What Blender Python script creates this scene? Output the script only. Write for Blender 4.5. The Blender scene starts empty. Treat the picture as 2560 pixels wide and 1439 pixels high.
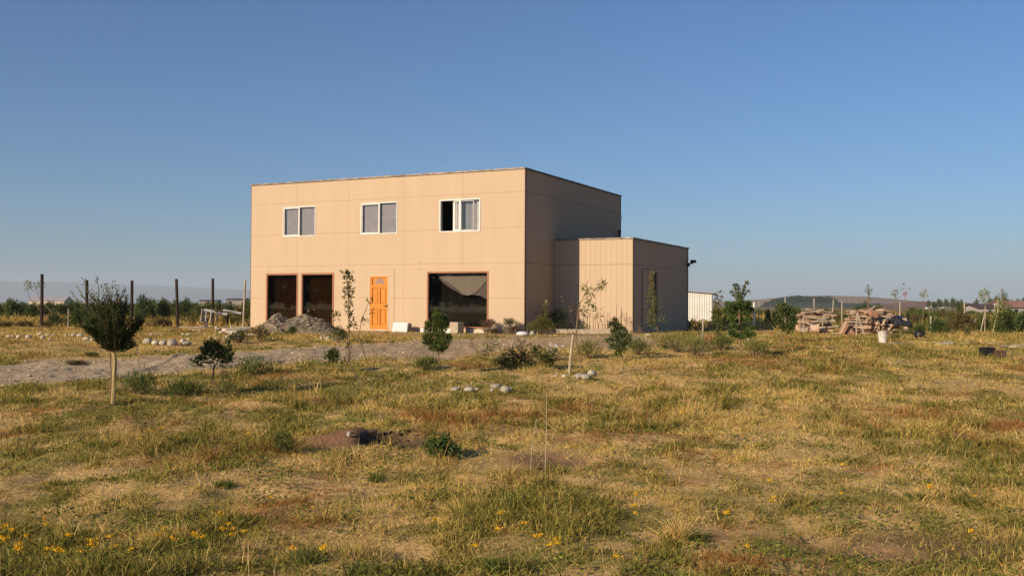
import bpy, math, random
import numpy as np
from mathutils import Vector, Matrix
random.seed(7); rng = np.random.default_rng(11)
S = bpy.context.scene
COL = S.collection
R = math.radians

# ------------------------------------------------------------------ camera
F, PITCH, ROLL, CAMZ = 2480.97, .0169984, .00504118, 1.5
cd = bpy.data.cameras.new("camera"); cd.sensor_width = 36; cd.lens = F/2560*36
cd.clip_start = .1; cd.clip_end = 30000
cam = bpy.data.objects.new("camera", cd); COL.objects.link(cam)
cam.matrix_world = Matrix.Translation((0, 0, CAMZ)) @ Matrix.Rotation(R(90)+PITCH, 4, 'X') @ Matrix.Rotation(ROLL, 4, 'Z')
S.camera = cam

# ------------------------------------------------------------------ light
SUN_EL = R(20.5); SUN_AZ = math.atan2(.731, .681)           # heading the light travels, from +Y towards +X
w = bpy.data.worlds.new("World"); S.world = w; w.use_nodes = True
nt = w.node_tree; bg = nt.nodes['Background']
sky = nt.nodes.new('ShaderNodeTexSky'); sky.sky_type = 'NISHITA'; sky.sun_disc = False
sky.sun_elevation = SUN_EL; sky.sun_rotation = SUN_AZ + math.pi
sky.altitude = 0; sky.air_density = 1.0; sky.dust_density = 0.55; sky.ozone_density = 5.2
wt = nt.nodes.new('ShaderNodeVectorMath'); wt.operation = 'MULTIPLY'; wt.inputs[1].default_value = (.73, .91, 1.07)
nt.links.new(sky.outputs[0], wt.inputs[0]); nt.links.new(wt.outputs[0], bg.inputs[0]); bg.inputs[1].default_value = .070
sl = bpy.data.lights.new("sun", 'SUN'); sl.energy = 5.0; sl.angle = R(.5); sl.color = (1, .81, .565)
sun = bpy.data.objects.new("sun", sl); COL.objects.link(sun)
sun.rotation_euler = Vector((math.sin(SUN_AZ)*math.cos(SUN_EL), math.cos(SUN_AZ)*math.cos(SUN_EL), -math.sin(SUN_EL))).to_track_quat('-Z', 'Y').to_euler()
vs = S.view_settings; vs.view_transform = 'Standard'; vs.look = 'None'; vs.gamma = 1; vs.exposure = .44
try: S.cycles.use_denoising = True
except Exception: pass
S.cycles.max_bounces = 6; S.cycles.transparent_max_bounces = 12; S.cycles.volume_bounces = 0
S.cycles.caustics_reflective = False; S.cycles.caustics_refractive = False

# ------------------------------------------------------------------ noise and terrain
def _h(ix, iy, s):
    n = (ix*374761393 + iy*668265263 + s*982451653) & 0xffffffff
    n = ((n ^ (n >> 13))*1274126177) & 0xffffffff
    n = ((n ^ (n >> 15))*2246822519) & 0xffffffff
    return ((n ^ (n >> 16)) & 0xffffff)/float(0xffffff)
def vn(x, y, s=0):
    x = np.asarray(x, float); y = np.asarray(y, float)
    ix = np.floor(x).astype(np.int64); iy = np.floor(y).astype(np.int64)
    fx = x-ix; fy = y-iy; fx = fx*fx*(3-2*fx); fy = fy*fy*(3-2*fy)
    a = _h(ix, iy, s); b = _h(ix+1, iy, s); c = _h(ix, iy+1, s); d = _h(ix+1, iy+1, s)
    return (a*(1-fx)+b*fx)*(1-fy)+(c*(1-fx)+d*fx)*fy
def fbm(x, y, s=0, o=4):
    t = 0; a = .5; n = 0
    for k in range(o):
        t = t+a*vn(x*2**k+17.3*k, y*2**k-9.1*k, s+k); n += a; a *= .5
    return t/n
def sst(a, b, x):
    t = np.clip((x-a)/(b-a), 0, 1); return t*t*(3-2*t)
PLATEAU = .51
PIT = (-1.22, 10.35)          # the small dug hole in the foreground
def gz(x, y):
    x = np.asarray(x, float); y = np.asarray(y, float)
    z = PLATEAU*sst(7, 27, y)
    near = 1-sst(22, 32, y)
    z = z+near*((fbm(x*.45, y*.45, 3)-.5)*.16+(fbm(x*2.1, y*2.1, 5, 3)-.5)*.10+(fbm(x*5.5, y*5.5, 6, 2)-.5)*.055)
    z = z+(1-near)*(1-sst(60, 90, y))*(fbm(x*.9, y*.9, 8, 3)-.5)*.03
    dx = (x-PIT[0]); dy = (y-PIT[1])
    r = np.sqrt((dx/.36)**2+(dy/.42)**2)
    z = z-.20*(1-sst(.55, 1.0, r))+.06*np.exp(-((r-1.2)/.25)**2)*(dy > -.1)+.10*(fbm(x*9, y*9, 19, 3)-.5)*(1-sst(.9, 1.5, r))
    r2 = np.sqrt(((x+1.72)/.45)**2+((y-10.5)/.6)**2)
    z = z+.05*(1-sst(.2, 1.1, r2))+.03*(fbm(x*7, y*7, 18, 3)-.5)*(1-sst(.6, 1.3, r2))
    # low ragged bank at the far edge of the track and a hollow on the left
    z = z+.10*np.exp(-((y-19.6-.05*x)/.5)**2)*sst(-3.5, -5.5, x)*(.4+fbm(x*.8, y*.5, 14))
    z = z-.11*np.exp(-((x+4.05)/.75)**2-((y-15.7)/.28)**2)
    return z
def ray(px, py):
    u = px-1280; v = py-719.5; cr, sr = math.cos(ROLL), math.sin(ROLL)
    uu = u*cr+v*sr; vv = -u*sr+v*cr; c, s = math.cos(PITCH), math.sin(PITCH); zu = -vv/F
    d = np.array([uu/F, c-zu*s, s+zu*c]); return d/d[1]
TS = np.geomspace(3, 150, 2500)
def P(px, py):
    """photo pixel -> the point of the ground seen there"""
    d = ray(px, py); x = d[0]*TS; z = CAMZ+d[2]*TS; g = gz(x, TS)
    k = int(np.argmax(z < g))
    if k == 0: k = len(TS)-1
    return Vector((x[k], TS[k], float(g[k])))
def PD(px, depth):
    d = ray(px, 760); return Vector((d[0]*depth, depth, float(gz(d[0]*depth, depth))))
def W(px, py, depth):
    d = ray(px, py)*depth; return Vector((d[0], d[1], d[2]+CAMZ))

# ------------------------------------------------------------------ mesh helpers
def tag(o, label=None, cat=None, group=None, kind=None):
    if label: o['label'] = label
    if cat: o['category'] = cat
    if group: o['group'] = group
    if kind: o['kind'] = kind
    return o
def empty(name, loc, label, cat, group=None, rz=0):
    o = bpy.data.objects.new(name, None); COL.objects.link(o); o.empty_display_size = .2
    o.location = loc; o.rotation_euler = (0, 0, rz); return tag(o, label, cat, group)
def np_mesh(name, V, faces, mat, parent=None, col=None, smooth=False):
    """faces: list of (n,k) index arrays"""
    me = bpy.data.meshes.new(name); V = np.asarray(V, np.float32).reshape(-1, 3)
    me.vertices.add(len(V)); me.vertices.foreach_set('co', V.ravel())
    faces = [np.asarray(f, np.int32) for f in faces if len(f)]
    nl = sum(f.size for f in faces); npol = sum(len(f) for f in faces)
    me.loops.add(nl); me.polygons.add(npol)
    me.loops.foreach_set('vertex_index', np.concatenate([f.ravel() for f in faces]))
    st = []; a = 0
    for f in faces:
        st.append(a+np.arange(len(f))*f.shape[1]); a += f.size
    me.polygons.foreach_set('loop_start', np.concatenate(st).astype(np.int32))
    me.polygons.foreach_set('use_smooth', np.full(npol, bool(smooth)))
    me.update(calc_edges=True)
    if col is not None:
        ca = me.color_attributes.new('Col', 'FLOAT_COLOR', 'POINT')
        c = np.ones((len(V), 4), np.float32); c[:, :3] = col; ca.data.foreach_set('color', c.ravel())
    me.materials.append(mat)
    o = bpy.data.objects.new(name, me); COL.objects.link(o)
    if parent is not None: o.parent = parent
    return o
class MB:
    """collects shapes into one mesh"""
    def __init__(s): s.v = []; s.q = []; s.t = []; s.c = []
    def add(s, V, Q=(), T=(), c=None):
        n = len(s.v); s.v += [tuple(p) for p in V]
        s.q += [[n+i for i in f] for f in Q]; s.t += [[n+i for i in f] for f in T]
        s.c += [tuple(c) if c is not None else (1, 1, 1)]*len(V); return s
    def box(s, a, b, M=None, c=None):
        (x0, y0, z0), (x1, y1, z1) = a, b
        V = [Vector(p) for p in ((x0,y0,z0),(x1,y0,z0),(x1,y1,z0),(x0,y1,z0),(x0,y0,z1),(x1,y0,z1),(x1,y1,z1),(x0,y1,z1))]
        if M is not None: V = [M @ p for p in V]
        return s.add(V, [(0,3,2,1),(4,5,6,7),(0,1,5,4),(1,2,6,5),(2,3,7,6),(3,0,4,7)], c=c)
    def tube(s, pts, rad, n=6, c=None, cap=True, wob=0):
        pts = [Vector(p) for p in pts]; m = len(pts); V = []
        for i, p in enumerate(pts):
            t = (pts[min(i+1, m-1)]-pts[max(i-1, 0)]).normalized()
            a = t.orthogonal().normalized() if abs(t.z) < .9 else t.cross(Vector((0, 1, 0))).normalized()
            b = t.cross(a); r = rad[i] if hasattr(rad, '__len__') else rad
            for k in range(n):
                g = 2*math.pi*k/n; rr = r*(1+wob*(random.random()-.5))
                V.append(p+a*math.cos(g)*rr+b*math.sin(g)*rr)
        Q = [(i*n+k, i*n+(k+1) % n, (i+1)*n+(k+1) % n, (i+1)*n+k) for i in range(m-1) for k in range(n)]
        T = []
        if cap:
            V.append(pts[0]); V.append(pts[-1]); a0 = len(V)-2
            T = [(a0, (k+1) % n, k) for k in range(n)]+[(a0+1, (m-1)*n+k, (m-1)*n+(k+1) % n) for k in range(n)]
        return s.add(V, Q, T, c)
    def lathe(s, prof, n=20, c=None):
        V = [(r*math.cos(2*math.pi*k/n), r*math.sin(2*math.pi*k/n), z) for r, z in prof for k in range(n)]
        Q = [(i*n+k, i*n+(k+1) % n, (i+1)*n+(k+1) % n, (i+1)*n+k) for i in range(len(prof)-1) for k in range(n)]
        return s.add(V, Q, [], c)
    def build(s, name, mat, parent=None, smooth=False, col=False):
        return np_mesh(name, s.v, [s.q, s.t], mat, parent, np.array(s.c) if col else None, smooth)
def bevel(o, wd=.01, seg=2):
    m = o.modifiers.new('bevel', 'BEVEL'); m.width = wd; m.segments = seg; m.limit_method = 'ANGLE'; return o

# ------------------------------------------------------------------ materials
def newmat(name):
    m = bpy.data.materials.new(name); m.use_nodes = True; n = m.node_tree; b = n.nodes['Principled BSDF']; return m, n, b
def attr_mat(name, trans=.25, rough=.8, spec=.15):
    m, n, b = newmat(name); a = n.nodes.new('ShaderNodeAttribute'); a.attribute_name = 'Col'
    b.inputs['Roughness'].default_value = rough; b.inputs['Specular IOR Level'].default_value = spec
    n.links.new(a.outputs['Color'], b.inputs['Base Color'])
    if trans:
        t = n.nodes.new('ShaderNodeBsdfTranslucent'); x = n.nodes.new('ShaderNodeMixShader'); x.inputs[0].default_value = trans
        n.links.new(a.outputs['Color'], t.inputs['Color'])
        n.links.new(b.outputs[0], x.inputs[1]); n.links.new(t.outputs[0], x.inputs[2])
        n.links.new(x.outputs[0], n.nodes['Material Output'].inputs[0])
    return m
def noise_mat(name, c1, c2, scale=8, rough=.85, bump=.2, detail=5, spec=.2, metal=0, stretch=(1, 1, 1), lo=.35, hi=.65, bscale=None):
    m, n, b = newmat(name); L = n.links.new; c1 = [k*.8 for k in c1]; c2 = [k*.8 for k in c2]
    tc = n.nodes.new('ShaderNodeTexCoord'); mp = n.nodes.new('ShaderNodeMapping'); mp.inputs['Scale'].default_value = stretch
    no = n.nodes.new('ShaderNodeTexNoise'); no.inputs['Scale'].default_value = scale; no.inputs['Detail'].default_value = detail
    cr = n.nodes.new('ShaderNodeValToRGB'); cr.color_ramp.elements[0].position = lo; cr.color_ramp.elements[1].position = hi
    cr.color_ramp.elements[0].color = (*c1, 1); cr.color_ramp.elements[1].color = (*c2, 1)
    L(tc.outputs['Object'], mp.inputs[0]); L(mp.outputs[0], no.inputs['Vector']); L(no.outputs['Fac'], cr.inputs[0]); L(cr.outputs[0], b.inputs['Base Color'])
    if bump:
        n2 = n.nodes.new('ShaderNodeTexNoise'); n2.inputs['Scale'].default_value = bscale or scale*2.5; n2.inputs['Detail'].default_value = 4
        bp = n.nodes.new('ShaderNodeBump'); bp.inputs['Strength'].default_value = bump; bp.inputs['Distance'].default_value = .02
        L(mp.outputs[0], n2.inputs['Vector']); L(n2.outputs['Fac'], bp.inputs['Height']); L(bp.outputs[0], b.inputs['Normal'])
    b.inputs['Roughness'].default_value = rough; b.inputs['Specular IOR Level'].default_value = spec; b.inputs['Metallic'].default_value = metal
    return m
def siding_mat(name, base, axis, step, joints, dark=.72, groove=.03, gd=None):
    """fibre-cement boards: grooves every `step` along axis, and panel joints [(axis, period, width)]"""
    gd = dark if gd is None else gd
    m, n, b = newmat(name); L = n.links.new; N = n.nodes.new
    tc = N('ShaderNodeTexCoord'); sp = N('ShaderNodeSeparateXYZ'); L(tc.outputs['Object'], sp.inputs[0])
    def mth(op, a, v=None):
        k = N('ShaderNodeMath'); k.operation = op
        if hasattr(a, 'links'): L(a, k.inputs[0])
        else: k.inputs[0].default_value = a
        if v is not None:
            if hasattr(v, 'links'): L(v, k.inputs[1])
            else: k.inputs[1].default_value = v
        return k.outputs[0]
    def line(ax, per, wd):
        f = mth('FRACT', mth('DIVIDE', mth('ADD', sp.outputs[ax], 1000*per), per))
        g = mth('ABSOLUTE', mth('SUBTRACT', f, .5))
        return mth('GREATER_THAN', g, .5-wd/per/2)
    gr = line(axis, step, groove)
    jt = None
    for ax, per, wd in joints:
        l = line(ax, per, wd); jt = l if jt is None else mth('MAXIMUM', jt, l)
    no = N('ShaderNodeTexNoise'); no.inputs['Scale'].default_value = 1.6; no.inputs['Detail'].default_value = 7; mpg = N('ShaderNodeMapping'); mpg.inputs['Scale'].default_value = (1.2, 1.2, .22); L(tc.outputs['Object'], mpg.inputs[0]); L(mpg.outputs[0], no.inputs['Vector'])
    cr = N('ShaderNodeValToRGB'); cr.color_ramp.elements[0].position = .3; cr.color_ramp.elements[1].position = .7
    cr.color_ramp.elements[0].color = (*[c*.965 for c in base], 1); cr.color_ramp.elements[1].color = (*[min(1, c*1.025) for c in base], 1); L(no.outputs['Fac'], cr.inputs[0])
    def mix(fac, amt, colr):
        x = N('ShaderNodeMix'); x.data_type = 'RGBA'; x.blend_type = 'MULTIPLY'
        L(mth('MULTIPLY', fac, 1.0), x.inputs[0]); L(colr, x.inputs[6]); x.inputs[7].default_value = (amt, amt*.95, amt*.9, 1); return x.outputs[2]
    c = mix(gr, .5+.5*gd, cr.outputs[0])
    if jt is not None: c = mix(jt, dark, c)
    L(c, b.inputs['Base Color']); b.inputs['Roughness'].default_value = .75; b.inputs['Specular IOR Level'].default_value = .12
    bp = N('ShaderNodeBump'); bp.inputs['Strength'].default_value = .25; bp.inputs['Distance'].default_value = .005; bp.invert = True
    L(gr, bp.inputs['Height']); L(bp.outputs[0], b.inputs['Normal'])
    return m
def flat_mat(name, c, rough=.6, spec=.3, metal=0):
    return noise_mat(name, [k*.9 for k in c], [min(1, k*1.08) for k in c], 6, rough, .05, 3, spec, metal)
def glass_mat(name, tint, refl=.55):
    m, n, b = newmat(name); L = n.links.new
    tr = n.nodes.new('ShaderNodeBsdfTransparent'); tr.inputs[0].default_value = (*tint, 1)
    gl = n.nodes.new('ShaderNodeBsdfGlossy'); gl.inputs['Roughness'].default_value = .02; gl.inputs[0].default_value = (refl, refl, refl, 1)
    fr = n.nodes.new('ShaderNodeFresnel'); fr.inputs[0].default_value = 1.5; mx = n.nodes.new('ShaderNodeMixShader')
    L(fr.outputs[0], mx.inputs[0]); L(tr.outputs[0], mx.inputs[1]); L(gl.outputs[0], mx.inputs[2]); L(mx.outputs[0], n.nodes['Material Output'].inputs[0])
    return m
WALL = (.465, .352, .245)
M = dict(
    veg=attr_mat('foliage_leaves', .22), grass=attr_mat('grass_blades', .42, .95, .02), solid=attr_mat('tinted_solid', 0, .85),
    facade=siding_mat('horizontal_siding', WALL, 2, .203, [(2, 1.22, .022), (0, 2.44, .022)], .86, .014, .93),
    ribbed=siding_mat('vertical_siding', [c*.86 for c in WALL], 1, .176, [(2, 2.44, .025)], .62, .028),  # same siding as the front, side-wall shade put into a darker base
    ribbed_front=siding_mat('vertical_siding_front', WALL, 0, .2, [(2, 2.44, .025)], .66, .022),
    flash=noise_mat('crumpled_flashing', (.14, .10, .085), (.30, .235, .20), 5, .5, .8, 3, .4, .2, (1, 1, 1), bscale=4),
    flash_dark=flat_mat('dark_flashing', (.055, .06, .055), .5), brown=flat_mat('brown_trim', (.12, .07, .05), .6),
    white=flat_mat('white_frame', (.80, .77, .74), .4), brownframe=flat_mat('brown_frame', (.34, .145, .07), .55),
    orange=noise_mat('varnished_door', (.60, .205, .010), (.72, .26, .014), 3, .38, .05, 4, .4, 0, (8, 8, .8)),
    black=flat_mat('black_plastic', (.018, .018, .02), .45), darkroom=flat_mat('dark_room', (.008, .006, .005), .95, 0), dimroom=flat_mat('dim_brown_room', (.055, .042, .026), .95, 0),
    glass=glass_mat('clear_glass', (.88, .87, .88)), pglass=glass_mat('window_glass', (.74, .72, .70), .4), dglass=glass_mat('dark_glass', (.62, .50, .36), .42),
    blind=flat_mat('grey_blind', (.50, .48, .49), .9), curtain=flat_mat('white_curtain', (.98, .95, .92), .9), sheet=flat_mat('pale_sheet', (.74, .82, .80), .9),
    drape=noise_mat('grey_drape', (.66, .62, .56), (.72, .68, .61), 2, .95, .1), drape2=noise_mat('lilac_drape', (.36, .325, .345), (.42, .385, .41), 2, .95, .1),
    roof=flat_mat('roof_sheet', (.12, .12, .12), .6), metalwhite=noise_mat('white_sheet_metal', (.70, .68, .64), (.80, .78, .74), 2, .5, .05),
    post_dark=noise_mat('dark_post', (.022, .014, .010), (.06, .036, .026), 5, .9, .5, stretch=(4, 4, .6)),
    post_pale=noise_mat('weathered_post', (.34, .29, .22), (.52, .45, .35), 5, .9, .4, stretch=(4, 4, .6)),
    bark=noise_mat('bark', (.16, .10, .06), (.30, .20, .13), 12, .95, .5, stretch=(3, 3, .6)),
    bark_pale=noise_mat('pale_bark', (.42, .33, .22), (.58, .48, .34), 9, .95, .4, stretch=(3, 3, .6)),
    bark_yellow=noise_mat('yellow_bark', (.34, .24, .10), (.55, .42, .2), 9, .95, .5, stretch=(5, 5, .5)),
    stone=noise_mat('river_stone', (.36, .31, .25), (.56, .50, .42), 7, .9, .4), stone_grey=noise_mat('grey_stone', (.29, .255, .21), (.45, .40, .33), 7, .9, .4),
    stone_white=noise_mat('white_stone', (.50, .44, .35), (.68, .61, .50), 7, .9, .4),
    soil=noise_mat('dry_soil', (.13, .10, .068), (.29, .235, .17), 5, .95, 1.0, 8), wood=noise_mat('old_plank', (.34, .25, .17), (.56, .44, .32), 4, .9, .4, stretch=(1, 6, 6)),
    wood_grey=noise_mat('grey_plank', (.24, .19, .16), (.42, .36, .32), 4, .9, .4), cream=noise_mat('cream_board', (.60, .48, .34), (.72, .60, .46), 3, .8, .1),
    concrete=noise_mat('concrete', (.36, .29, .21), (.52, .43, .33), 9, .95, .4), pot=noise_mat('grey_pot', (.20, .16, .13), (.30, .25, .2), 8, .8, .2),
    tarp=noise_mat('black_tarp', (.02, .02, .028), (.05, .05, .07), 6, .4, .8), bucket=flat_mat('white_bucket', (.72, .69, .66), .45),
    redroof=noise_mat('red_roof', (.33, .16, .11), (.46, .25, .18), 3, .8, .2), lilacroof=flat_mat('lilac_roof', (.42, .38, .42), .6),
    wall_grey=flat_mat('grey_wall', (.42, .38, .38), .8), wall_cream=flat_mat('cream_wall', (.62, .55, .46), .8),
)

# ------------------------------------------------------------------ ground
def mid(*a): return a
TRACK_FAR = [(-260, 925), (0, 915), (100, 906), (275, 901), (425, 893), (600, 883), (690, 876), (870, 863), (1000, 857), (1200, 849), (1380, 846), (1500, 842), (1610, 843), (1700, 848)]
TRACK_NEAR = [(-330, 990), (0, 966), (150, 957), (350, 937), (500, 929), (600, 917), (700, 908), (850, 905), (1000, 894), (1170, 887), (1300, 871), (1450, 874), (1560, 872), (1690, 862)]
def polyl(pts, n):
    pts = np.array([(p.x, p.y) for p in pts]); dseg = np.r_[0, np.cumsum(np.hypot(*np.diff(pts, axis=0).T))]
    t = np.linspace(0, dseg[-1], n); return np.c_[np.interp(t, dseg, pts[:, 0]), np.interp(t, dseg, pts[:, 1])]
NT = 260
tf = polyl([P(*q) for q in TRACK_FAR], NT); tn = polyl([P(*q) for q in TRACK_NEAR], NT)
tf[:, 1] += (fbm(tf[:, 0]*1.7, tf[:, 1]*1.7, 31)-.5)*.9; tn[:, 1] += (fbm(tn[:, 0]*1.9, tn[:, 1]*1.9, 32)-.5)*.8
# signed membership of the track, used to keep grass off it
tfo = np.argsort(tf[:, 0]); tno = np.argsort(tn[:, 0])
def on_track(x, y):
    yf = np.interp(x, tf[tfo, 0], tf[tfo, 1]); yn = np.interp(x, tn[tno, 0], tn[tno, 1])
    lim = (x > tn[0, 0]) & (x < tn[-1, 0])
    return np.where(lim, np.minimum(sst(-.25, .25, yf-y), sst(-.25, .25, y-yn)), 0)
HA = .4594144; HC = (.422468, 33.93279)
HD = (math.cos(HA), -math.sin(HA)); HE = (math.sin(HA), math.cos(HA))
def hloc(x, y):
    dx = x-HC[0]; dy = y-HC[1]; return dx*HD[0]+dy*HD[1], dx*HE[0]+dy*HE[1]
def hw(lx, ly, lz=0):
    return Vector((HC[0]+lx*HD[0]+ly*HE[0], HC[1]+lx*HD[1]+ly*HE[1], PLATEAU+lz))
def in_house(x, y, m=.05):
    lx, ly = hloc(x, y)
    return ((lx > -12-m) & (lx < m) & (ly > -m) & (ly < 9.6)) | ((lx > -m) & (lx < 3+m) & (ly > 2.55-m) & (ly < 9.45))
def bare(x, y):
    """0..1 bare earth"""
    lx, ly = hloc(x, y)
    yard = sst(-6.5, -3.5, ly)*(1-sst(2.3, 2.6, ly))*sst(-9.5, -5, lx)*(1-sst(3.5, 6, lx))*(.70+.5*(fbm(x*1.2, y*1.2, 27, 3)-.5))
    b = np.maximum(on_track(x, y), yard)
    r = np.sqrt(((x+1.6)/.62)**2+((y-10.35)/.55)**2); b = np.maximum(b, 1-sst(.6, 1.15, r))
    r = np.sqrt((x-PIT[0])**2/.17+(y-PIT[1])**2/.2); b = np.maximum(b, 1-sst(.7, 1.2, r))
    r = np.sqrt(((x-.33)/.55)**2+((y-9.4)/.75)**2); b = np.maximum(b, .8*(1-sst(.4, 1.1, r)))
    r = np.sqrt(((x-2.6)/1.1)**2+((y-6.3)/.5)**2); b = np.maximum(b, .65*(1-sst(.4, 1.1, r)))
    return np.clip(b, 0, 1)
def green(x, y):
    """0..1 share of green growth, in small patches"""
    g = fbm(x*.8, y*.65, 21, 4)*.42+fbm(x*3.1, y*2.6, 24, 3)*.58
    bias = .075*(1-sst(5.5, 8, y))+.03*(1-sst(2, 4, np.abs(y-15)))+.05*(1-sst(-3, 0, x))*(1-sst(7, 12, y))-.02*sst(0, 3, x)*sst(7, 9, y)+.03*sst(17, 24, y)*sst(2, 6, x)-.05*sst(19, 24, y)*sst(0, -4, x)
    return sst(.45, .66, g+bias)*.92
STRAW = np.array([(.67, .46, .17), (.60, .39, .14), (.73, .54, .25), (.51, .32, .11), (.60, .45, .13), (.44, .36, .09), (.36, .32, .07)])
RUST = np.array([(.36, .17, .055), (.30, .15, .05), (.42, .23, .08)])
GREEN = np.array([(.205, .185, .04), (.135, .135, .03), (.30, .245, .055), (.09, .10, .022), (.40, .32, .08)])
def ground_cols(x, y):
    g = green(x, y)[:, None]; b = bare(x, y)[:, None]
    c = np.array([(.58, .385, .165)])*(1-g)+np.array([(.25, .205, .055)])*g
    yardc = np.array([(.36, .27, .165)])*(y > 14)[:, None]+np.array([(.25, .135, .075)])*(y <= 14)[:, None]
    c = c*(1-b)+yardc*b
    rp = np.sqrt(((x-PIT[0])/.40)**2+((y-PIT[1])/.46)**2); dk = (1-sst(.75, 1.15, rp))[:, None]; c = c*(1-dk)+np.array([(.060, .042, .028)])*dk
    far = sst(40, 75, y)[:, None]
    n = fbm(x*.06, y*.03, 41)[:, None]; n = np.clip((n-.38)/.24, 0, 1)
    fc = np.array([(.34, .235, .075)])*n+np.array([(.10, .11, .03)])*(1-n)
    c = c*(1-far)+fc*far
    return c*(.8+.4*fbm(x*3.3, y*3.3, 44)[:, None])
def axis(segs):
    out = []
    for a, b, n, e in segs: out += list(a+(b-a)*(np.linspace(0, 1, n, endpoint=False)**e))
    return out
xs = np.array([-9000, -5000, -2500, -1200, -600, -300, -160, -90, -60, -42]+list(np.linspace(-30, -7, 70, endpoint=False))+list(np.linspace(-7, 7, 175, endpoint=False))+list(np.linspace(7, 30, 71))+[42, 60, 90, 160, 300, 600, 1200, 2500, 5000, 9000])
ys = np.array([-60, -25, -10, -4, -1, 1, 3]+list(np.linspace(4, 15, 140, endpoint=False))+list(np.linspace(15, 27, 80, endpoint=False))+list(np.linspace(27, 50, 70, endpoint=False))+list(np.geomspace(50, 9000, 45)))
gx, gy = np.meshgrid(xs, ys); gxf, gyf = gx.ravel(), gy.ravel()
nx, ny = len(xs), len(ys)
idx = np.arange(nx*ny).reshape(ny, nx)
gf = np.stack([idx[:-1, :-1], idx[:-1, 1:], idx[1:, 1:], idx[1:, :-1]], -1).reshape(-1, 4)
gm, gn, gb = newmat('field_earth'); gL = gn.links.new
ga = gn.nodes.new('ShaderNodeAttribute'); ga.attribute_name = 'Col'
gno = gn.nodes.new('ShaderNodeTexNoise'); gno.inputs['Scale'].default_value = 22; gno.inputs['Detail'].default_value = 8; gno.inputs['Roughness'].default_value = .7
gtc = gn.nodes.new('ShaderNodeTexCoord'); gL(gtc.outputs['Object'], gno.inputs['Vector'])
gmr = gn.nodes.new('ShaderNodeMapRange'); gmr.inputs[1].default_value = .3; gmr.inputs[2].default_value = .7; gmr.inputs[3].default_value = .55; gmr.inputs[4].default_value = 1.35; gL(gno.outputs['Fac'], gmr.inputs[0])
gmx = gn.nodes.new('ShaderNodeVectorMath'); gmx.operation = 'SCALE'; gL(ga.outputs['Color'], gmx.inputs[0]); gL(gmr.outputs[0], gmx.inputs['Scale']); gL(gmx.outputs[0], gb.inputs['Base Color'])
gbp = gn.nodes.new('ShaderNodeBump'); gbp.inputs['Strength'].default_value = .8; gbp.inputs['Distance'].default_value = .03; gL(gno.outputs['Fac'], gbp.inputs['Height']); gL(gbp.outputs[0], gb.inputs['Normal'])
gb.inputs['Roughness'].default_value = .95; gb.inputs['Specular IOR Level'].default_value = .1
ground = np_mesh('ground', np.c_[gxf, gyf, gz(gxf, gyf)], [gf], gm, None, ground_cols(gxf, gyf), True)
tag(ground, kind='structure')

# gravel track
NC = 14; tt = np.linspace(0, 1, NC)
tp = tn[:, None, :]*(1-tt)[None, :, None]+tf[:, None, :]*tt[None, :, None]
tpx, tpy = tp[..., 0].ravel(), tp[..., 1].ravel()
edge = np.tile(np.minimum(tt, 1-tt), NT)
rut = np.tile(-.035*np.exp(-((tt-.3)/.09)**2)-.035*np.exp(-((tt-.7)/.09)**2)+.02*np.exp(-((tt-.5)/.12)**2), NT)
tz = gz(tpx, tpy)+np.where(edge < 1e-6, -.03, .035+rut+(fbm(tpx*3, tpy*3, 51)-.5)*.03)
ti = np.arange(NT*NC).reshape(NT, NC)
tfc = np.stack([ti[:-1, :-1], ti[1:, :-1], ti[1:, 1:], ti[:-1, 1:]], -1).reshape(-1, 4)
trk = noise_mat('gravel', (.35, .25, .15), (.66, .51, .345), 9, .95, .9, 9, .15, lo=.3, hi=.7, bscale=40)
tn_ = trk.node_tree; tb_ = tn_.nodes['Principled BSDF']; src = tb_.inputs['Base Color'].links[0].from_socket
tcx = tn_.nodes.new('ShaderNodeTexCoord'); tsx = tn_.nodes.new('ShaderNodeSeparateXYZ'); tmr = tn_.nodes.new('ShaderNodeMapRange'); tmx = tn_.nodes.new('ShaderNodeMix'); tmx.data_type = 'RGBA'; tmx.blend_type = 'MULTIPLY'
tn_.links.new(tcx.outputs['Object'], tsx.inputs[0]); tn_.links.new(tsx.outputs[0], tmr.inputs[0]); tmr.inputs[1].default_value = -5; tmr.inputs[2].default_value = 0
tn_.links.new(tmr.outputs[0], tmx.inputs[0]); tn_.links.new(src, tmx.inputs[6]); tmx.inputs[7].default_value = (1.12, 1.0, .80, 1); tn_.links.new(tmx.outputs[2], tb_.inputs['Base Color'])
track = tag(np_mesh('gravel_track', np.c_[tpx, tpy, tz], [tfc], trk, None, None, True), kind='structure')

# loose stones on the track
def pebbles(pts, rad, name, cols, label, cat):
    n = len(pts); u = np.array([(1,0,0),(0,1,0),(-1,0,0),(0,-1,0),(0,0,.75),(.6,.6,.5),(-.6,.6,.5),(-.6,-.6,.5),(.6,-.6,.5)], float)
    tri = np.array([(0,1,5),(1,2,6),(2,3,7),(3,0,8),(0,5,8),(1,6,5),(2,7,6),(3,8,7),(5,6,4),(6,7,4),(7,8,4),(8,5,4)])
    ang = rng.uniform(0, 6.28, n); sc = rad[:, None]*rng.uniform(.6, 1.3, (n, 3)); sc[:, 2] *= .8
    v = u[None]*(1+rng.uniform(-.2, .2, (n, 9, 1)))*sc[:, None, :]
    c, s = np.cos(ang)[:, None], np.sin(ang)[:, None]
    x = v[..., 0]*c-v[..., 1]*s; y = v[..., 0]*s+v[..., 1]*c
    V = np.stack([x, y, v[..., 2]], -1)+pts[:, None, :]
    T = tri[None]+9*np.arange(n)[:, None, None]
    C = np.repeat(cols[:, None], 9, 1).reshape(-1, 3)
    return tag(np_mesh(name, V.reshape(-1, 3), [T.reshape(-1, 3)], M['solid'], None, C), label, cat, kind='stuff')
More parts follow.
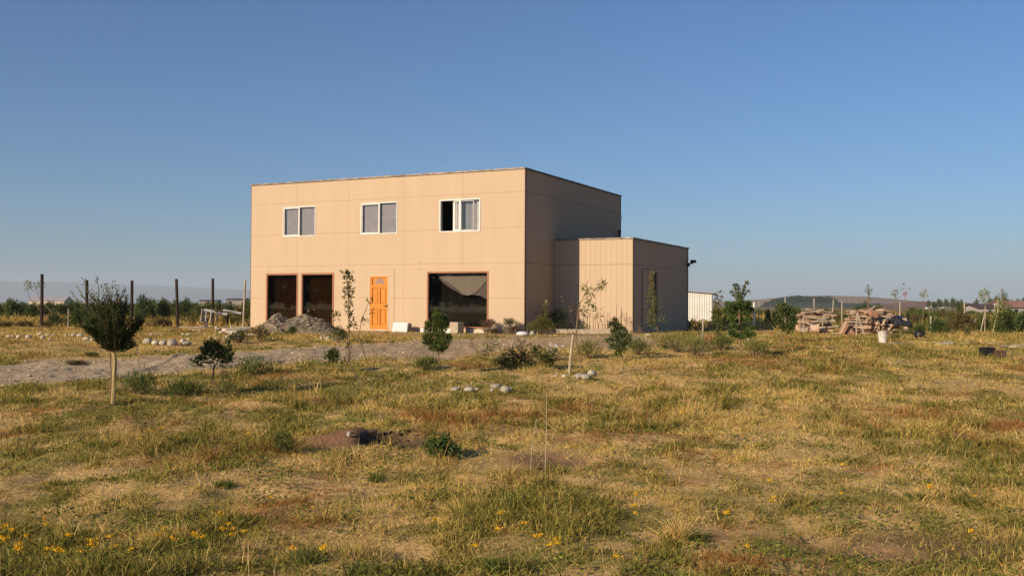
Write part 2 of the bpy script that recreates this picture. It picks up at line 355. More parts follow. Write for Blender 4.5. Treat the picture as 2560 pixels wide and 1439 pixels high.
npb = 8000
k = rng.integers(0, NT-1, npb); a = rng.beta(.75, .75, npb); k2 = k+rng.uniform(0, 1, npb)
pp = np.stack([np.interp(k2, np.arange(NT), tn[:, i])*(1-a)+np.interp(k2, np.arange(NT), tf[:, i])*a for i in (0, 1)], -1)
pz = gz(pp[:, 0], pp[:, 1])+.025
pc = np.array([(.46, .37, .26)])*rng.uniform(.45, 1.3, (npb, 1))*rng.uniform(.92, 1.08, (npb, 3))
pebbles(np.c_[pp, pz], np.minimum(.006+.007*rng.exponential(1, npb), .05), 'gravel', pc, 'loose pale stones scattered over the gravel track', 'gravel')

# ------------------------------------------------------------------ blades and leaves
def blades(B, D, Bend, L, Wd, C, name, mat, parent=None):
    """B base, D unit direction, Bend offset added quadratically, L length, Wd width, C colour"""
    n = len(B); side = np.cross(D, rng.normal(size=(n, 3))); side /= np.linalg.norm(side, axis=1)[:, None]+1e-9
    hw_ = (Wd/2)[:, None]
    m1 = B+D*(L*.5)[:, None]+Bend*.25; tip = B+D*L[:, None]+Bend
    V = np.stack([B-side*hw_, B+side*hw_, m1+side*hw_*.8, m1-side*hw_*.8, tip], 1).reshape(-1, 3)
    i = 5*np.arange(n)[:, None]
    return np_mesh(name, V, [i+np.array([0, 1, 2, 3]), i+np.array([3, 2, 4])], mat, parent, np.repeat(C, 5, 0))
def leaf_arrays(Pn, D, L, Wd, C, fold=.25):
    n = len(Pn); D = D/(np.linalg.norm(D, axis=1)[:, None]+1e-9)
    side = np.cross(D, rng.normal(size=(n, 3))); side /= np.linalg.norm(side, axis=1)[:, None]+1e-9
    up = np.cross(side, D); L = L[:, None]; Wd = Wd[:, None]
    V = np.stack([Pn, Pn+D*L*.45+side*Wd*.5+up*Wd*fold, Pn+D*L, Pn+D*L*.45-side*Wd*.5+up*Wd*fold], 1).reshape(-1, 3)
    return V, np.repeat(C, 4, 0)
def leaves(Pn, D, L, Wd, C, name, mat, parent=None):
    V, C4 = leaf_arrays(Pn, D, L, Wd, C); i = 4*np.arange(len(Pn))[:, None]
    return np_mesh(name, V, [i+np.array([0, 1, 2]), i+np.array([0, 2, 3])], mat, parent, C4)
def pick(pal, n, j=.25):
    pal = np.asarray(pal, float); return pal[rng.integers(0, len(pal), n)]*rng.uniform(1-j, 1+j, (n, 1))
def unit(n):
    v = rng.normal(size=(n, 3)); return v/np.linalg.norm(v, axis=1)[:, None]

def grass_field(N, y0, y1, power, half, hfun, name, label, seedshift=0, pal_s=STRAW, pal_g=GREEN, lie=.35, gfun=green, minw=.003, wk=.00036, keepf=(.78, .75)):
    u = rng.uniform(0, 1, N)
    y = y0*(y1/y0)**u if power == 2 else (y0**(3-power)+(y1**(3-power)-y0**(3-power))*u)**(1/(3-power))
    x = rng.uniform(-1, 1, N)*(half*y+1.2)
    keep = ~in_house(x, y) & (rng.uniform(0, 1, N) > bare(x, y))
    keep &= rng.uniform(0, 1, N) < keepf[0]+keepf[1]*fbm(x*4.5, y*4.5, 61+seedshift, 2)-.5*(fbm(x*1.1, y*1.1, 66, 3) > .68)
    x, y = x[keep], y[keep]; n = len(x)
    g = gfun(x, y); isg = rng.uniform(0, 1, n) < np.clip(g*.82+.06, 0, 1)
    h = hfun(x, y, isg)*rng.lognormal(-.1, np.where(y > 38, .28, .40), n)
    lying = (rng.uniform(0, 1, n) < lie) & ~isg
    h = np.where(lying, h*1.0+.025, h)
    tilt = np.where(lying, rng.uniform(1.05, 1.5, n), np.abs(rng.normal(0, .6, n))); az = rng.uniform(0, 6.283, n)
    D = np.stack([np.sin(tilt)*np.cos(az), np.sin(tilt)*np.sin(az), np.cos(tilt)], -1)
    Bend = np.stack([np.cos(az), np.sin(az), -.5*np.ones(n)], -1)*(h*rng.uniform(0, .5, n))[:, None]; Bend[lying] *= .2
    wd = (minw+wk*y)*rng.uniform(.6, 1.3, n)*np.where(isg, 1.25, .9)
    C = np.where(isg[:, None], pick(pal_g, n), pick(pal_s, n))
    tone = (.74+.62*fbm(x*1.3, y*1.0, 71+seedshift, 4))[:, None]; C = C*tone
    if seedshift < 5:
        red = (fbm(x*1.2+5, y*1.2, 77, 4)+rng.normal(0, .03, n) > .60) & ~isg; C[red] = pick(RUST, int(red.sum()))
    return tag(blades(np.c_[x, y, gz(x, y)-.01], D, Bend, h, wd, C, name, M['grass']), label, 'grass', kind='stuff')
def h_near(x, y, isg):
    t = fbm(x*3.2, y*3.2, 81, 3); q = fbm(x*.6, y*.5, 83, 3)
    return np.where(isg, .040+.07*sst(.45, .72, t), .038+.065*sst(.48, .75, t))*(.75+.6*sst(.42, .66, q))*(.70+.35*sst(6, 12, y))
grass_field(1150000, 4.3, 48, 2, .57, h_near, 'grass', 'mixed dry straw and green grass covering the whole field')
# taller seed stalks standing above the turf
def h_tall(x, y, isg): return np.full(len(x), .20)
grass_field(4200, 4.8, 34, 2, .57, h_tall, 'seed_stalks', 'thin dry seed stalks standing above the grass', 3, gfun=lambda x, y: 0*x, lie=.25, minw=.002, wk=.00025)
# tall golden grass and scrub growing behind the plot
def g_far(x, y): return sst(.44, .56, fbm(x*.10, y*.05, 91))
def h_far(x, y, isg): return (.22+.30*fbm(x*.3, y*.15, 93))*np.where(isg, .9, 1)
GOLD = np.array([(.50, .32, .085), (.42, .26, .07), (.56, .39, .13)]); SCR = np.array([(.09, .11, .025), (.13, .13, .03), (.06, .08, .02)])
def gold_band(x, y): return np.where(x < 0, .12*np.ones_like(x)+.88*((fbm(x*.12, y*.1, 95) > .62)), g_far(x, y))
grass_field(90000, 40, 130, 1.7, .57, h_far, 'tall_grass', 'tall golden grass and green scrub behind the fence posts', 5, GOLD, SCR, .05, gold_band, .012, .00055)
# low broad-leaved weeds mixed into the greener turf
nw = 60000; wy = 4.4*(26/4.4)**rng.uniform(0, 1, nw); wx = rng.uniform(-1, 1, nw)*(.57*wy+1); wn = fbm(wx*1.6, wy*1.3, 101, 3)+.06*(1-sst(5.5, 8, wy))*(1-sst(-2, 1.5, wx))
kp = (wn > .56) & (bare(wx, wy) < .3) & ~in_house(wx, wy); wx, wy = wx[kp], wy[kp]; nw = len(wx); wu = unit(nw); wu[:, 2] = np.abs(wu[:, 2])*.5
tag(leaves(np.c_[wx, wy, gz(wx, wy)+rng.uniform(0, .05, nw)], wu, (.022+.0012*wy)*rng.uniform(.6, 1.4, nw), (.011+.0007*wy)*rng.uniform(.6, 1.3, nw), pick(np.array([(.13, .15, .024), (.08, .105, .02), (.19, .20, .035)]), nw, .35), 'ground_weeds', M['veg']), 'low broad-leaved green weeds mixed into the turf', 'weeds', kind='stuff')

# ------------------------------------------------------------------ air and distance
HZ = bpy.data.materials.new('haze_air'); HZ.use_nodes = True; hn = HZ.node_tree; hn.nodes.remove(hn.nodes['Principled BSDF'])
pv = hn.nodes.new('ShaderNodeVolumePrincipled'); pv.inputs['Color'].default_value = (.74, .86, 1, 1); pv.inputs['Density'].default_value = .00018
hn.links.new(pv.outputs[0], hn.nodes['Material Output'].inputs['Volume'])
tag(MB().box((-9500, -420, -3), (9500, 9500, 215)).build('haze', HZ), 'faint blue haze over the far plain', 'haze', kind='stuff')

def ridge(name, px, tops, dist, depth, mat, seed, rough=.12):
    """a real rise: height profile along px (photo columns) at a distance, falling off to the front and back"""
    n = 160; pxs = np.linspace(px[0], px[-1], n); ty = np.interp(pxs, px, tops); m = 11; V = []
    for j in range(m):
        t = j/(m-1)*2-1; fall = max(0, 1-abs(t))**.8
        for i in range(n):
            p = W(pxs[i], ty[i], dist); hgt = max(0, p.z-PLATEAU)*(1+rough*(fbm(pxs[i]*.03, j*.7, seed)-.5))
            y = dist+t*depth/2; V.append((p.x*y/dist, y, PLATEAU-.5+(hgt+.5)*fall))
    ii = np.arange(n*m).reshape(m, n)
    return tag(np_mesh(name, V, [np.stack([ii[:-1, :-1], ii[:-1, 1:], ii[1:, 1:], ii[1:, :-1]], -1).reshape(-1, 4)], mat, None, None, True), kind='structure')
ridge('mountain_range', [-500, 0, 200, 350, 500, 640, 900, 1200], [690, 702, 706, 713, 719, 726, 742, 762], 7800, 1500, noise_mat('far_mountain', (.05, .06, .05), (.10, .10, .08), .002, .95, 0), 3)
HILL = noise_mat('dry_hill', (.22, .125, .06), (.36, .22, .11), .02, .95, 0, 6)
ridge('hill', [1700, 1790, 1900, 1985, 2060, 2120, 2190, 2270, 2340, 2440], [758, 754, 748, 741, 738, 739, 743, 750, 757, 766], 1700, 500, HILL, 5)
ridge('slope', [2180, 2240, 2290, 2350, 2420, 2480, 2600, 2800], [765, 756, 752, 755, 757, 760, 757, 755], 700, 250, noise_mat('red_slope', (.17, .085, .055), (.30, .17, .11), .05, .95, 0, 6), 6)
ridge('rise', [1900, 1930, 1990, 2050, 2085, 2120, 2180, 2250, 2330], [764, 757, 752, 752, 754, 758, 758, 762, 767], 900, 160, noise_mat('wooded_rise', (.03, .04, .018), (.06, .07, .03), .1, .95, 0), 7)

def cone_tree_arrays(base, h, r, n, pal, kind='round'):
    u = rng.uniform(0, 1, n); a = rng.uniform(0, 6.283, n)
    prof = (1-u)**.8 if kind == 'cone' else np.sqrt(np.clip(1-(2*u-1)**2, 0, 1))
    rr = r*prof*np.sqrt(rng.uniform(.25, 1, n))
    Pn = np.stack([base[0]+rr*np.cos(a), base[1]+rr*np.sin(a), base[2]+h*(.12+.88*u)], -1)
    D = np.stack([np.cos(a), np.sin(a), rng.uniform(-.3, .8, n)], -1)+unit(n)*.6
    s = h*rng.uniform(.10, .2, n)
    return leaf_arrays(Pn, D, s, s*.6, pick(pal, n))
DARK = np.array([(.030, .045, .016), (.045, .06, .02), (.022, .034, .014)])
Vs, Cs = [], []
for i in range(230):
    px = rng.uniform(1912, 2092); d = rng.uniform(870, 935); top = np.interp(px, [1912, 1940, 1985, 2040, 2075, 2092], [756, 745, 738, 740, 741, 748])+rng.uniform(0, 5)
    b = W(px, top, d); hgt = rng.uniform(6, 9)
    V, C = cone_tree_arrays((b.x, b.y, b.z-hgt), hgt, hgt*.36, 60, DARK, 'cone' if rng.uniform() < .6 else 'round'); Vs.append(V); Cs.append(C)
for i in range(110):
    px = rng.uniform(2080, 2300); d = rng.uniform(880, 930); b = W(px, np.interp(px, [2080, 2130, 2200, 2300], [752, 756, 757, 763])+rng.uniform(0, 4), d); hgt = rng.uniform(3, 5)
    V, C = cone_tree_arrays((b.x, b.y, b.z-hgt), hgt, hgt*.5, 50, DARK); Vs.append(V); Cs.append(C)
for i in range(240):
    a_ = R(random.uniform(-175, -85)); d = random.uniform(190, 300); hgt = random.uniform(9, 15)
    V, C = cone_tree_arrays((math.sin(a_)*d, math.cos(a_)*d, PLATEAU-.5), hgt, hgt*.42, 110, DARK); Vs.append(V); Cs.append(C)
Vf = np.concatenate(Vs); i4 = 4*np.arange(len(Vf)//4)[:, None]
tag(np_mesh('forest', Vf, [i4+np.array([0, 1, 2]), i4+np.array([0, 2, 3])], M['veg'], None, np.concatenate(Cs)), 'dark woods, one covering the far hill on the right', 'forest', kind='stuff')

# ------------------------------------------------------------------ the house (local frame: x along the front, y into the depth, corner at the origin)
HOUSE = empty('house', hw(0, 0), 'two-storey cream house with flat roof, orange door and one-storey side annex', 'house', rz=-HA)
def wall(name, axis, off, th, u0, u1, z0, z1, holes, mat, parent, fill=None):
    """flat wall with openings; axis 'x': runs along x at y=off..off+th, axis 'y': runs along y at x=off..off+th"""
    us = sorted({u0, u1, *[h[0] for h in holes], *[h[1] for h in holes]}); zs = sorted({z0, z1, *[h[2] for h in holes], *[h[3] for h in holes]})
    def solid(i, j):
        if not (0 <= i < len(us)-1 and 0 <= j < len(zs)-1): return False
        uc, zc = (us[i]+us[i+1])/2, (zs[j]+zs[j+1])/2
        return not any(h[0] < uc < h[1] and h[2] < zc < h[3] for h in holes)
    def p(u, t, z): return (u, off+t*th, z) if axis == 'x' else (off+t*th, u, z)
    m = MB()
    for i in range(len(us)-1):
        for j in range(len(zs)-1):
            if not solid(i, j): continue
            a, b, c, d = us[i], us[i+1], zs[j], zs[j+1]
            m.add([p(a,0,c), p(b,0,c), p(b,0,d), p(a,0,d)], [(0,1,2,3)]); m.add([p(a,1,c), p(a,1,d), p(b,1,d), p(b,1,c)], [(0,1,2,3)])
            if not solid(i-1, j): m.add([p(a,0,c), p(a,0,d), p(a,1,d), p(a,1,c)], [(0,1,2,3)])
            if not solid(i+1, j): m.add([p(b,0,c), p(b,1,c), p(b,1,d), p(b,0,d)], [(0,1,2,3)])
            if not solid(i, j-1): m.add([p(a,0,c), p(a,1,c), p(b,1,c), p(b,0,c)], [(0,1,2,3)])
            if not solid(i, j+1): m.add([p(a,0,d), p(b,0,d), p(b,1,d), p(a,1,d)], [(0,1,2,3)])
    return m.build(name, mat, parent)
W1 = (-10.42, -8.85, 3.58, 4.73); W2 = (-6.77, -5.15, 3.57, 4.74); W3 = (-3.37, -1.72, 3.56, 4.72)
L1 = (-11.23, -9.66, .10, 2.17); L2 = (-9.52, -7.97, .10, 2.17); PW = (-3.88, -1.38, .15, 2.165); DR = (-6.38, -5.51, .03, 2.06)
wall('front_wall', 'x', 0, .15, -12, 0, -.3, 5.645, [W1, W2, W3, L1, L2, PW, DR], M['facade'], HOUSE)
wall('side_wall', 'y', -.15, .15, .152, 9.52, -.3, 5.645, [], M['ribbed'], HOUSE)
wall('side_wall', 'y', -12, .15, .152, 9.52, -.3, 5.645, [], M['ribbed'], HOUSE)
wall('rear_wall', 'x', 9.37, .15, -11.848, -.152, -.3, 5.645, [], M['facade'], HOUSE)
MB().box((-11.848, .152, 5.50), (-.152, 9.368, 5.60)).build('roof', M['roof'], HOUSE)
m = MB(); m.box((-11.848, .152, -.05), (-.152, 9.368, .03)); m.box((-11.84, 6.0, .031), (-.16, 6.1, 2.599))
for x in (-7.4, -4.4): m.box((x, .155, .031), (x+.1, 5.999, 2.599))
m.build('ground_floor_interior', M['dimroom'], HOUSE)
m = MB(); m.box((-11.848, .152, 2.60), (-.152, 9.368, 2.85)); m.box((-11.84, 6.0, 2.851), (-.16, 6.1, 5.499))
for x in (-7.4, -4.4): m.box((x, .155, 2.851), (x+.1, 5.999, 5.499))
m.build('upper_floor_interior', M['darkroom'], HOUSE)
# crumpled metal flashing along the roof edges
def flashing(name, a, b, wd, ht, mat, parent, n=90, jit=.007):
    a, b = Vector(a), Vector(b); t = (b-a).normalized(); s = t.cross(Vector((0, 0, 1))); m = MB(); V = []
    for i in range(n+1):
        p = a+(b-a)*i/n; j1 = random.uniform(-jit, jit); j2 = random.uniform(-jit, jit)
        V += [p+s*(wd*.5+j1), p+s*(wd*.5+j1*.4)+Vector((0, 0, ht+j2)), p-s*wd*.5+Vector((0, 0, ht+j2*.5)), p-s*wd*.5]
    m.add(V, [(4*i+k, 4*i+(k+1) % 4, 4*i+4+(k+1) % 4, 4*i+4+k) for i in range(n) for k in range(4)]+[(3, 2, 1, 0), (4*n, 4*n+1, 4*n+2, 4*n+3)])
    return m.build(name, mat, parent)
flashing('roof_flashing', (-12.03, -.01, 5.648), (.03, -.01, 5.648), .07, .055, M['flash'], HOUSE)
flashing('roof_trim', (.012, .05, 5.648), (.012, 9.54, 5.648), .07, .045, M['flash_dark'], HOUSE, 30, .003)
flashing('roof_trim', (-12.012, .05, 5.648), (-12.012, 9.54, 5.648), .07, .045, M['flash_dark'], HOUSE, 30, .003)
for nm, a, b in (('corner_trim', (.002, .012, -.2), (.016, .10, 5.644)), ('corner_trim', (-12.022, -.004, -.2), (-12.003, .08, 5.644)), ('corner_trim', (.002, 9.44, -.2), (.014, 9.525, 5.644))):
    MB().box(a, b).build(nm, M['brown'], HOUSE)
# annex
AH = 3.335
wall('annex_front_wall', 'x', 2.55, .12, .004, 3.0, -.2, AH, [], M['ribbed_front'], HOUSE)
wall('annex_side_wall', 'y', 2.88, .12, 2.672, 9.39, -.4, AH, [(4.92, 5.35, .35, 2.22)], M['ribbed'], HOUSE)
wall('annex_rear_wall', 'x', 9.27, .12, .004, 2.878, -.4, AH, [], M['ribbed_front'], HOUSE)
MB().box((.004, 2.672, 3.2), (2.876, 9.268, 3.29)).build('annex_roof', M['roof'], HOUSE)
flashing('roof_flashing', (.02, 2.545, AH+.003), (3.03, 2.545, AH+.003), .07, .05, M['flash'], HOUSE, 40)
flashing('roof_trim', (3.012, 2.60, AH+.003), (3.012, 9.42, AH+.003), .07, .045, M['flash_dark'], HOUSE, 20, .003)
MB().box((3.002, 2.562, -.2), (3.015, 2.66, AH)).build('corner_trim', M['brown'], HOUSE)
MB().box((3.002, 9.30, -.4), (3.014, 9.392, AH)).build('corner_trim', M['brown'], HOUSE)
dl = MB().box((3.003, 3.57, .2), (3.018, 4.90, 2.30)).build('side_door', M['ribbed'], HOUSE)
m = MB(); m.box((3.003, 3.53, .2), (3.022, 3.567, 2.30)); m.box((3.003, 3.53, 2.303), (3.022, 4.9, 2.325)); m.build('door_edge', M['flash_dark'], dl)
MB().box((2.90, 4.921, .351), (2.93, 5.349, 2.219)).build('window', M['black'], HOUSE)  # black panel painted in for the dark of an opening, not a window
fl = MB(); fl.box((3.018, 9.24, 2.70), (3.24, 9.30, 2.75)); fl.build('floodlight', M['black'], HOUSE)
m = MB(); m.box((3.16, 9.16, 2.75), (3.36, 9.36, 2.87)); m.box((3.0, 9.2, 2.60), (3.10, 9.33, 2.698)); m.build('lamp_head', M['black'], HOUSE)
bevel(MB().box((.003, 9.30, 4.62), (.08, 9.44, 4.84)).build('junction_box', M['white'], HOUSE))
m = MB(); m.tube([(.16, 8.95, 3.29), (.16, 8.95, 3.86), (.16, 8.95, 4.10)], .055, 8); m.tube([(.16, 8.95, 4.1), (.16, 8.95, 4.16)], .08, 8); m.build('vent_pipe', M['black'], HOUSE)
MB().box((.002, 9.15, 3.98), (.05, 9.3, 4.02)).build('bracket', M['white'], HOUSE)
# screw plates left by old brackets on the front
for x in (-7.68, -4.13):
    for dx, z in ((-.01, 2.505), (-.06, 2.245), (.05, 2.245)): MB().box((x+dx-.018, -.006, z-.012), (x+dx+.018, .0, z+.012)).build('screw_mark', M['brown'], HOUSE)
def frame(o, wd, y0, y1, mat, parent, name='frame'):
    x0, x1, z0, z1 = o; m = MB()
    m.box((x0, y0, z0), (x1, y1, z0+wd)); m.box((x0, y0, z1-wd), (x1, y1, z1)); m.box((x0, y0, z0+wd), (x0+wd, y1, z1-wd)); m.box((x1-wd, y0, z0+wd), (x1, y1, z1-wd))
    return m.build(name, mat, parent)
def pane(x0, x1, z0, z1, y, mat, parent, name='pane'): return MB().box((x0, y, z0), (x1, y+.006, z1)).build(name, mat, parent)
def curtain(x0, x1, z0, z1, y, mat, parent, folds=5, name='curtain', taper=0):
    n = folds*6; V = []
    for j, z in enumerate((z0, (z0+z1)/2, z1)):
        k = 1-taper*(1-abs(j-1)) if j == 1 else 1
        for i in range(n+1):
            t = i/n; V.append((x0+(x1-x0)*t*k, y+(.010 if name == 'curtain_lining' else .025)*math.sin(t*folds*6.283), z))
    ii = np.arange(3*(n+1)).reshape(3, n+1)
    return np_mesh(name, V, [np.stack([ii[:-1, :-1], ii[:-1, 1:], ii[1:, 1:], ii[1:, :-1]], -1).reshape(-1, 4)], mat, parent, None, True)
for o, mu in ((W1, -9.64), (W2, -5.955)):
    f = frame(o, .034, -.02, .10, M['white'], HOUSE, 'window')
    MB().box((mu-.026, -.012, o[2]+.035), (mu+.026, .08, o[3]-.035)).build('mullion', M['white'], f)
    m = MB(); a, b, c, d = o[0]+.035, mu-.027, o[2]+.035, o[3]-.035      # the inner sash sits a little smaller
    m.box((a, .0, c), (b, .07, c+.034)); m.box((a, .0, d-.034), (b, .07, d)); m.box((a, .0, c+.034), (a+.034, .07, d-.034)); m.build('sash', M['white'], f)
    pane(a+.034, b, c+.034, d-.034, .03, M['glass'], f); pane(mu+.027, o[1]-.035, c, d, .03, M['glass'], f)
    MB().box((o[0]+.005, .101, o[2]+.005), (o[1]-.005, .11, o[3]-.005)).build('blind', M['blind'], f)
o = W3; f = frame(o, .04, -.02, .12, M['white'], HOUSE, 'window')
frame((-2.80, -1.985, o[2]+.041, o[3]-.041), .045, .02, .05, M['white'], f, 'sliding_sash')
MB().box((-2.575, -.01, o[2]+.041), (-2.50, .018, o[3]-.041)).build('mullion', M['white'], f)
pane(-2.754, -2.03, o[2]+.087, o[3]-.087, .032, M['glass'], f); pane(-2.499, -1.761, o[2]+.041, o[3]-.041, .008, M['glass'], f)
curtain(-2.90, -2.50, o[2]-.1, o[3]-.03, .135, M['curtain'], f, 4); curtain(-2.02, -1.66, o[2]-.1, o[3]-.03, .15, M['curtain'], f, 4)
curtain(-2.55, -1.98, o[2]-.1, o[3]-.03, .20, M['sheet'], f, 2, 'net_curtain')
for o in (L1, L2):
    f = frame(o, .07, -.012, .10, M['brownframe'], HOUSE, 'window'); pane(o[0]+.071, o[1]-.071, o[2]+.071, o[3]-.071, .06, M['dglass'], f)
f = frame(PW, .06, -.012, .10, M['brownframe'], HOUSE, 'picture_window'); pane(PW[0]+.061, PW[1]-.061, PW[2]+.061, PW[3]-.061, .05, M['pglass'], f)
M['dark_lining'] = flat_mat('dark_lining', (.034, .030, .026), .95, 0); M['brown_lining'] = flat_mat('brown_lining', (.100, .094, .064), .95, 0)  # dark pane tone put into the colour of added sheets
for o, q in ((L1, 0), (L2, 1)): curtain(o[0]-.04, o[1]+.04, .06, 2.22, .32, M['brown_lining'], [c_ for c_ in HOUSE.children if c_.name.startswith('window') and c_.data.materials[0] == M['brownframe']][q], 6, 'curtain_lining')  # added backing sheets that tone the low panes, no curtains hang here
# two sheets hung inside behind the picture window, sagging to a V
def hung(name, top, low, y, mat):
    n = 40; xs_ = np.linspace(top[0], top[1], n); V = []; m = 8
    zl = np.interp(xs_, [p[0] for p in low], [p[1] for p in low])
    for j in range(m):
        for i in range(n): V.append((xs_[i], y+.006*math.sin(i*.9)+.02*j/m, 2.14+(zl[i]-2.14)*j/(m-1)))
    ii = np.arange(n*m).reshape(m, n)
    return np_mesh(name, V, [np.stack([ii[:-1, :-1], ii[:-1, 1:], ii[1:, 1:], ii[1:, :-1]], -1).reshape(-1, 4)], mat, f, None, True)
curtain(PW[0]-.05, PW[1]+.05, .06, 2.25, .55, M['dark_lining'], f, 9, 'curtain_lining')  # added dark sheet in place of the unlit room behind the drapes
hung('drape', (-3.70, -1.44), [(-3.7, 2.12), (-3.41, 1.92), (-3.08, 1.74), (-2.78, 1.55), (-2.58, 1.38), (-2.37, 1.31), (-2.14, 1.36), (-1.95, 1.48), (-1.71, 1.72), (-1.46, 2.05)], .25, M['drape'])
hung('lilac_drape', (-3.66, -1.43), [(-3.66, 2.08), (-3.45, 1.82), (-3.1, 1.58), (-2.8, 1.45), (-2.6, 1.33), (-2.2, 1.34), (-1.85, 1.30), (-1.7, 1.22), (-1.43, 1.12)], .285, M['drape2'])
# front door
x0, x1, z0, z1 = DR
df = frame(DR, .035, -.008, .12, M['cream'], HOUSE, 'door_frame')
d = MB().box((x0+.037, .045, z0+.036), (x1-.037, .085, z1-.037)).build('front_door', M['orange'], HOUSE)
m = MB(); a, b = x0+.037, x1-.037; cx = (a+b)/2
def stile(xa, xb, za, zb): m.box((xa, .004, za), (xb, .0445, zb))
stile(a, a+.095, .07, 2.02); stile(b-.095, b, .07, 2.02); stile(a+.096, b-.096, .07, .22); stile(a+.096, b-.096, .80, 1.01); stile(a+.096, b-.096, 1.59, 1.70)
stile(cx-.045, cx+.045, .221, .799); stile(cx-.045, cx+.045, 1.011, 1.589); stile(a+.096, b-.096, 1.955, 2.02); m.build('door_rails', M['orange'], d)
for za, zb in ((.255, .765), (1.045, 1.555)):
    for xa, xb in ((a+.125, cx-.075), (cx+.075, b-.125)): MB().box((xa, .016, za), (xb, .0447, zb)).build('door_panel', M['orange'], d)
m = MB()                                                             # half-round fanlight of four wedges
for q in range(4):
    t0, t1 = math.pi*(q+.10)/4, math.pi*(q+.90)/4; V = []
    for r_, ts in ((.06, (t0, t1)), (.215, (t0, (t0+t1)/2, t1))):
        for t in ts: V.append((cx+r_*math.cos(t), .038, 1.735+r_*.92*math.sin(t)))
    m.add(V, [(0, 2, 3, 1)], [(1, 3, 4)]); 
m.build('fanlight', flat_mat('fanlight_glass', (.30, .25, .26), .2, .5), d)
m = MB(); m.box((b-.062, -.002, .86), (b-.025, .0115, 1.0)); m.tube([(b-.044, .01, .935), (b-.044, -.045, .935), (b-.16, -.05, .935)], .011, 6); m.box((b-.055, .0, .76), (b-.03, .0115, .80)); m.build('door_handle', flat_mat('dark_brass', (.10, .08, .06), .35, .5, .6), d)
# thin tan strip beside the door and above it
m = MB(); m.box((-5.285, -.006, .05), (-5.265, 0, 2.26)); m.box((-5.48, -.006, 2.25), (-5.286, 0, 2.262)); m.build('cover_strip', flat_mat('strip_shadow', (.36, .25, .15), .8), HOUSE)
MB().box((-6.40, -.005, .0), (-5.49, 0, .028)).build('door_sill', M['concrete'], HOUSE)

# ------------------------------------------------------------------ plants
G_DARK = np.array([(.042, .066, .017), (.058, .082, .022), (.030, .048, .014), (.08, .10, .026)])
G_MID = np.array([(.07, .095, .022), (.10, .12, .028), (.05, .07, .018), (.13, .14, .035)])
G_OLIVE = np.array([(.12, .12, .035), (.16, .14, .04), (.09, .095, .028), (.20, .17, .06)])
G_PINE = np.array([(.045, .075, .018), (.065, .10, .024), (.03, .052, .014), (.09, .12, .03)])
G_LIGHT = np.array([(.17, .19, .05), (.22, .22, .07), (.13, .15, .04)])
G_PALE = np.array([(.22, .22, .13), (.28, .26, .15), (.17, .18, .10)])
G_BROWN = np.array([(.12, .075, .035), (.16, .10, .045), (.08, .055, .03), (.10, .10, .03)])
G_YEL = np.array([(.50, .34, .03), (.42, .30, .05), (.22, .20, .04)])

def poly_at(pl, t):
    d = [0]
    for a, b in zip(pl, pl[1:]): d.append(d[-1]+(b-a).length)
    s_ = t*d[-1]
    for i in range(len(pl)-1):
        if s_ <= d[i+1] or i == len(pl)-2:
            return pl[i].lerp(pl[i+1], (s_-d[i])/max(1e-6, d[i+1]-d[i]))
def plant(name, label, cat, base, stems, clusters, leaf, pal, group=None, bark='bark', depth_j=.6, mode='leaf', up=.5, twig=.004, parts=('trunk', 'crown'), lpal=None):
    """base: ground point. stems: [(points as photo pixels at the plant's distance, r0, r1)]; clusters: [(px, py, rx, ry, n)] leafy tufts.
    Tufts get their own distance too, so the crown has real depth."""
    Y = base.y; root = empty(name, base, label, cat, group); ppm = F/Y
    m = MB(); lines = []
    for pts, r0, r1 in stems:
        loc = [W(x, y, Y)-base for x, y in pts]
        if pts[0][1] >= 5000: loc[0] = Vector((loc[0].x, 0, -.05))
        j = 0
        for k in range(1, len(loc)): j += random.uniform(-.03, .03); loc[k] = loc[k]+Vector((0, j, 0))
        lines.append(loc); m.tube(loc, [r0+(r1-r0)*i/(len(loc)-1) for i in range(len(loc))], 6)
    Ps, Ds, Ls, Ws, Cs = [], [], [], [], []
    L0, W0 = leaf
    for c in clusters:
        px, py, rx, ry, n = c[:5]; p2 = c[5] if len(c) > 5 else pal
        cw = W(px, py, Y)-base; rx, ry = rx/ppm, ry/ppm
        cw = cw+Vector((0, random.uniform(-1, 1)*depth_j*max(rx, .08)*1.5, 0))
        best = min((poly_at(l, t) for l in lines for t in (.1, .25, .4, .55, .7, .85, 1)), key=lambda q: (q-cw).length+(.6 if q.z > cw.z else 0)*abs(q.z-cw.z)) if lines else None
        if best is not None and (best-cw).length > .03: m.tube([best, best.lerp(cw, .5)+Vector((0, 0, .1*(cw-best).length)), cw], [twig*1.3, twig, twig*.7], 4)
        u = unit(n); rr = rng.uniform(0, 1, (n, 1))**(1/2.2); off = u*rr*np.array([rx, (rx+ry)/2, ry])
        Pn = np.array(cw)[None]+off
        if mode == 'needle': D = u*.8+np.array([0, 0, up])+rng.normal(size=(n, 3))*.3
        else: D = u*1.0+np.array([0, 0, up])+rng.normal(size=(n, 3))*.5
        Ps.append(Pn); Ds.append(D); Ls.append(L0*rng.uniform(.6, 1.25, n)); Ws.append(W0*rng.uniform(.7, 1.2, n)); Cs.append(pick(p2, n))
    if m.v: m.build(parts[0], M[bark], root)
    if Ps: leaves(np.concatenate(Ps), np.concatenate(Ds), np.concatenate(Ls), np.concatenate(Ws), np.concatenate(Cs), parts[1], M['veg'], root)
    return root
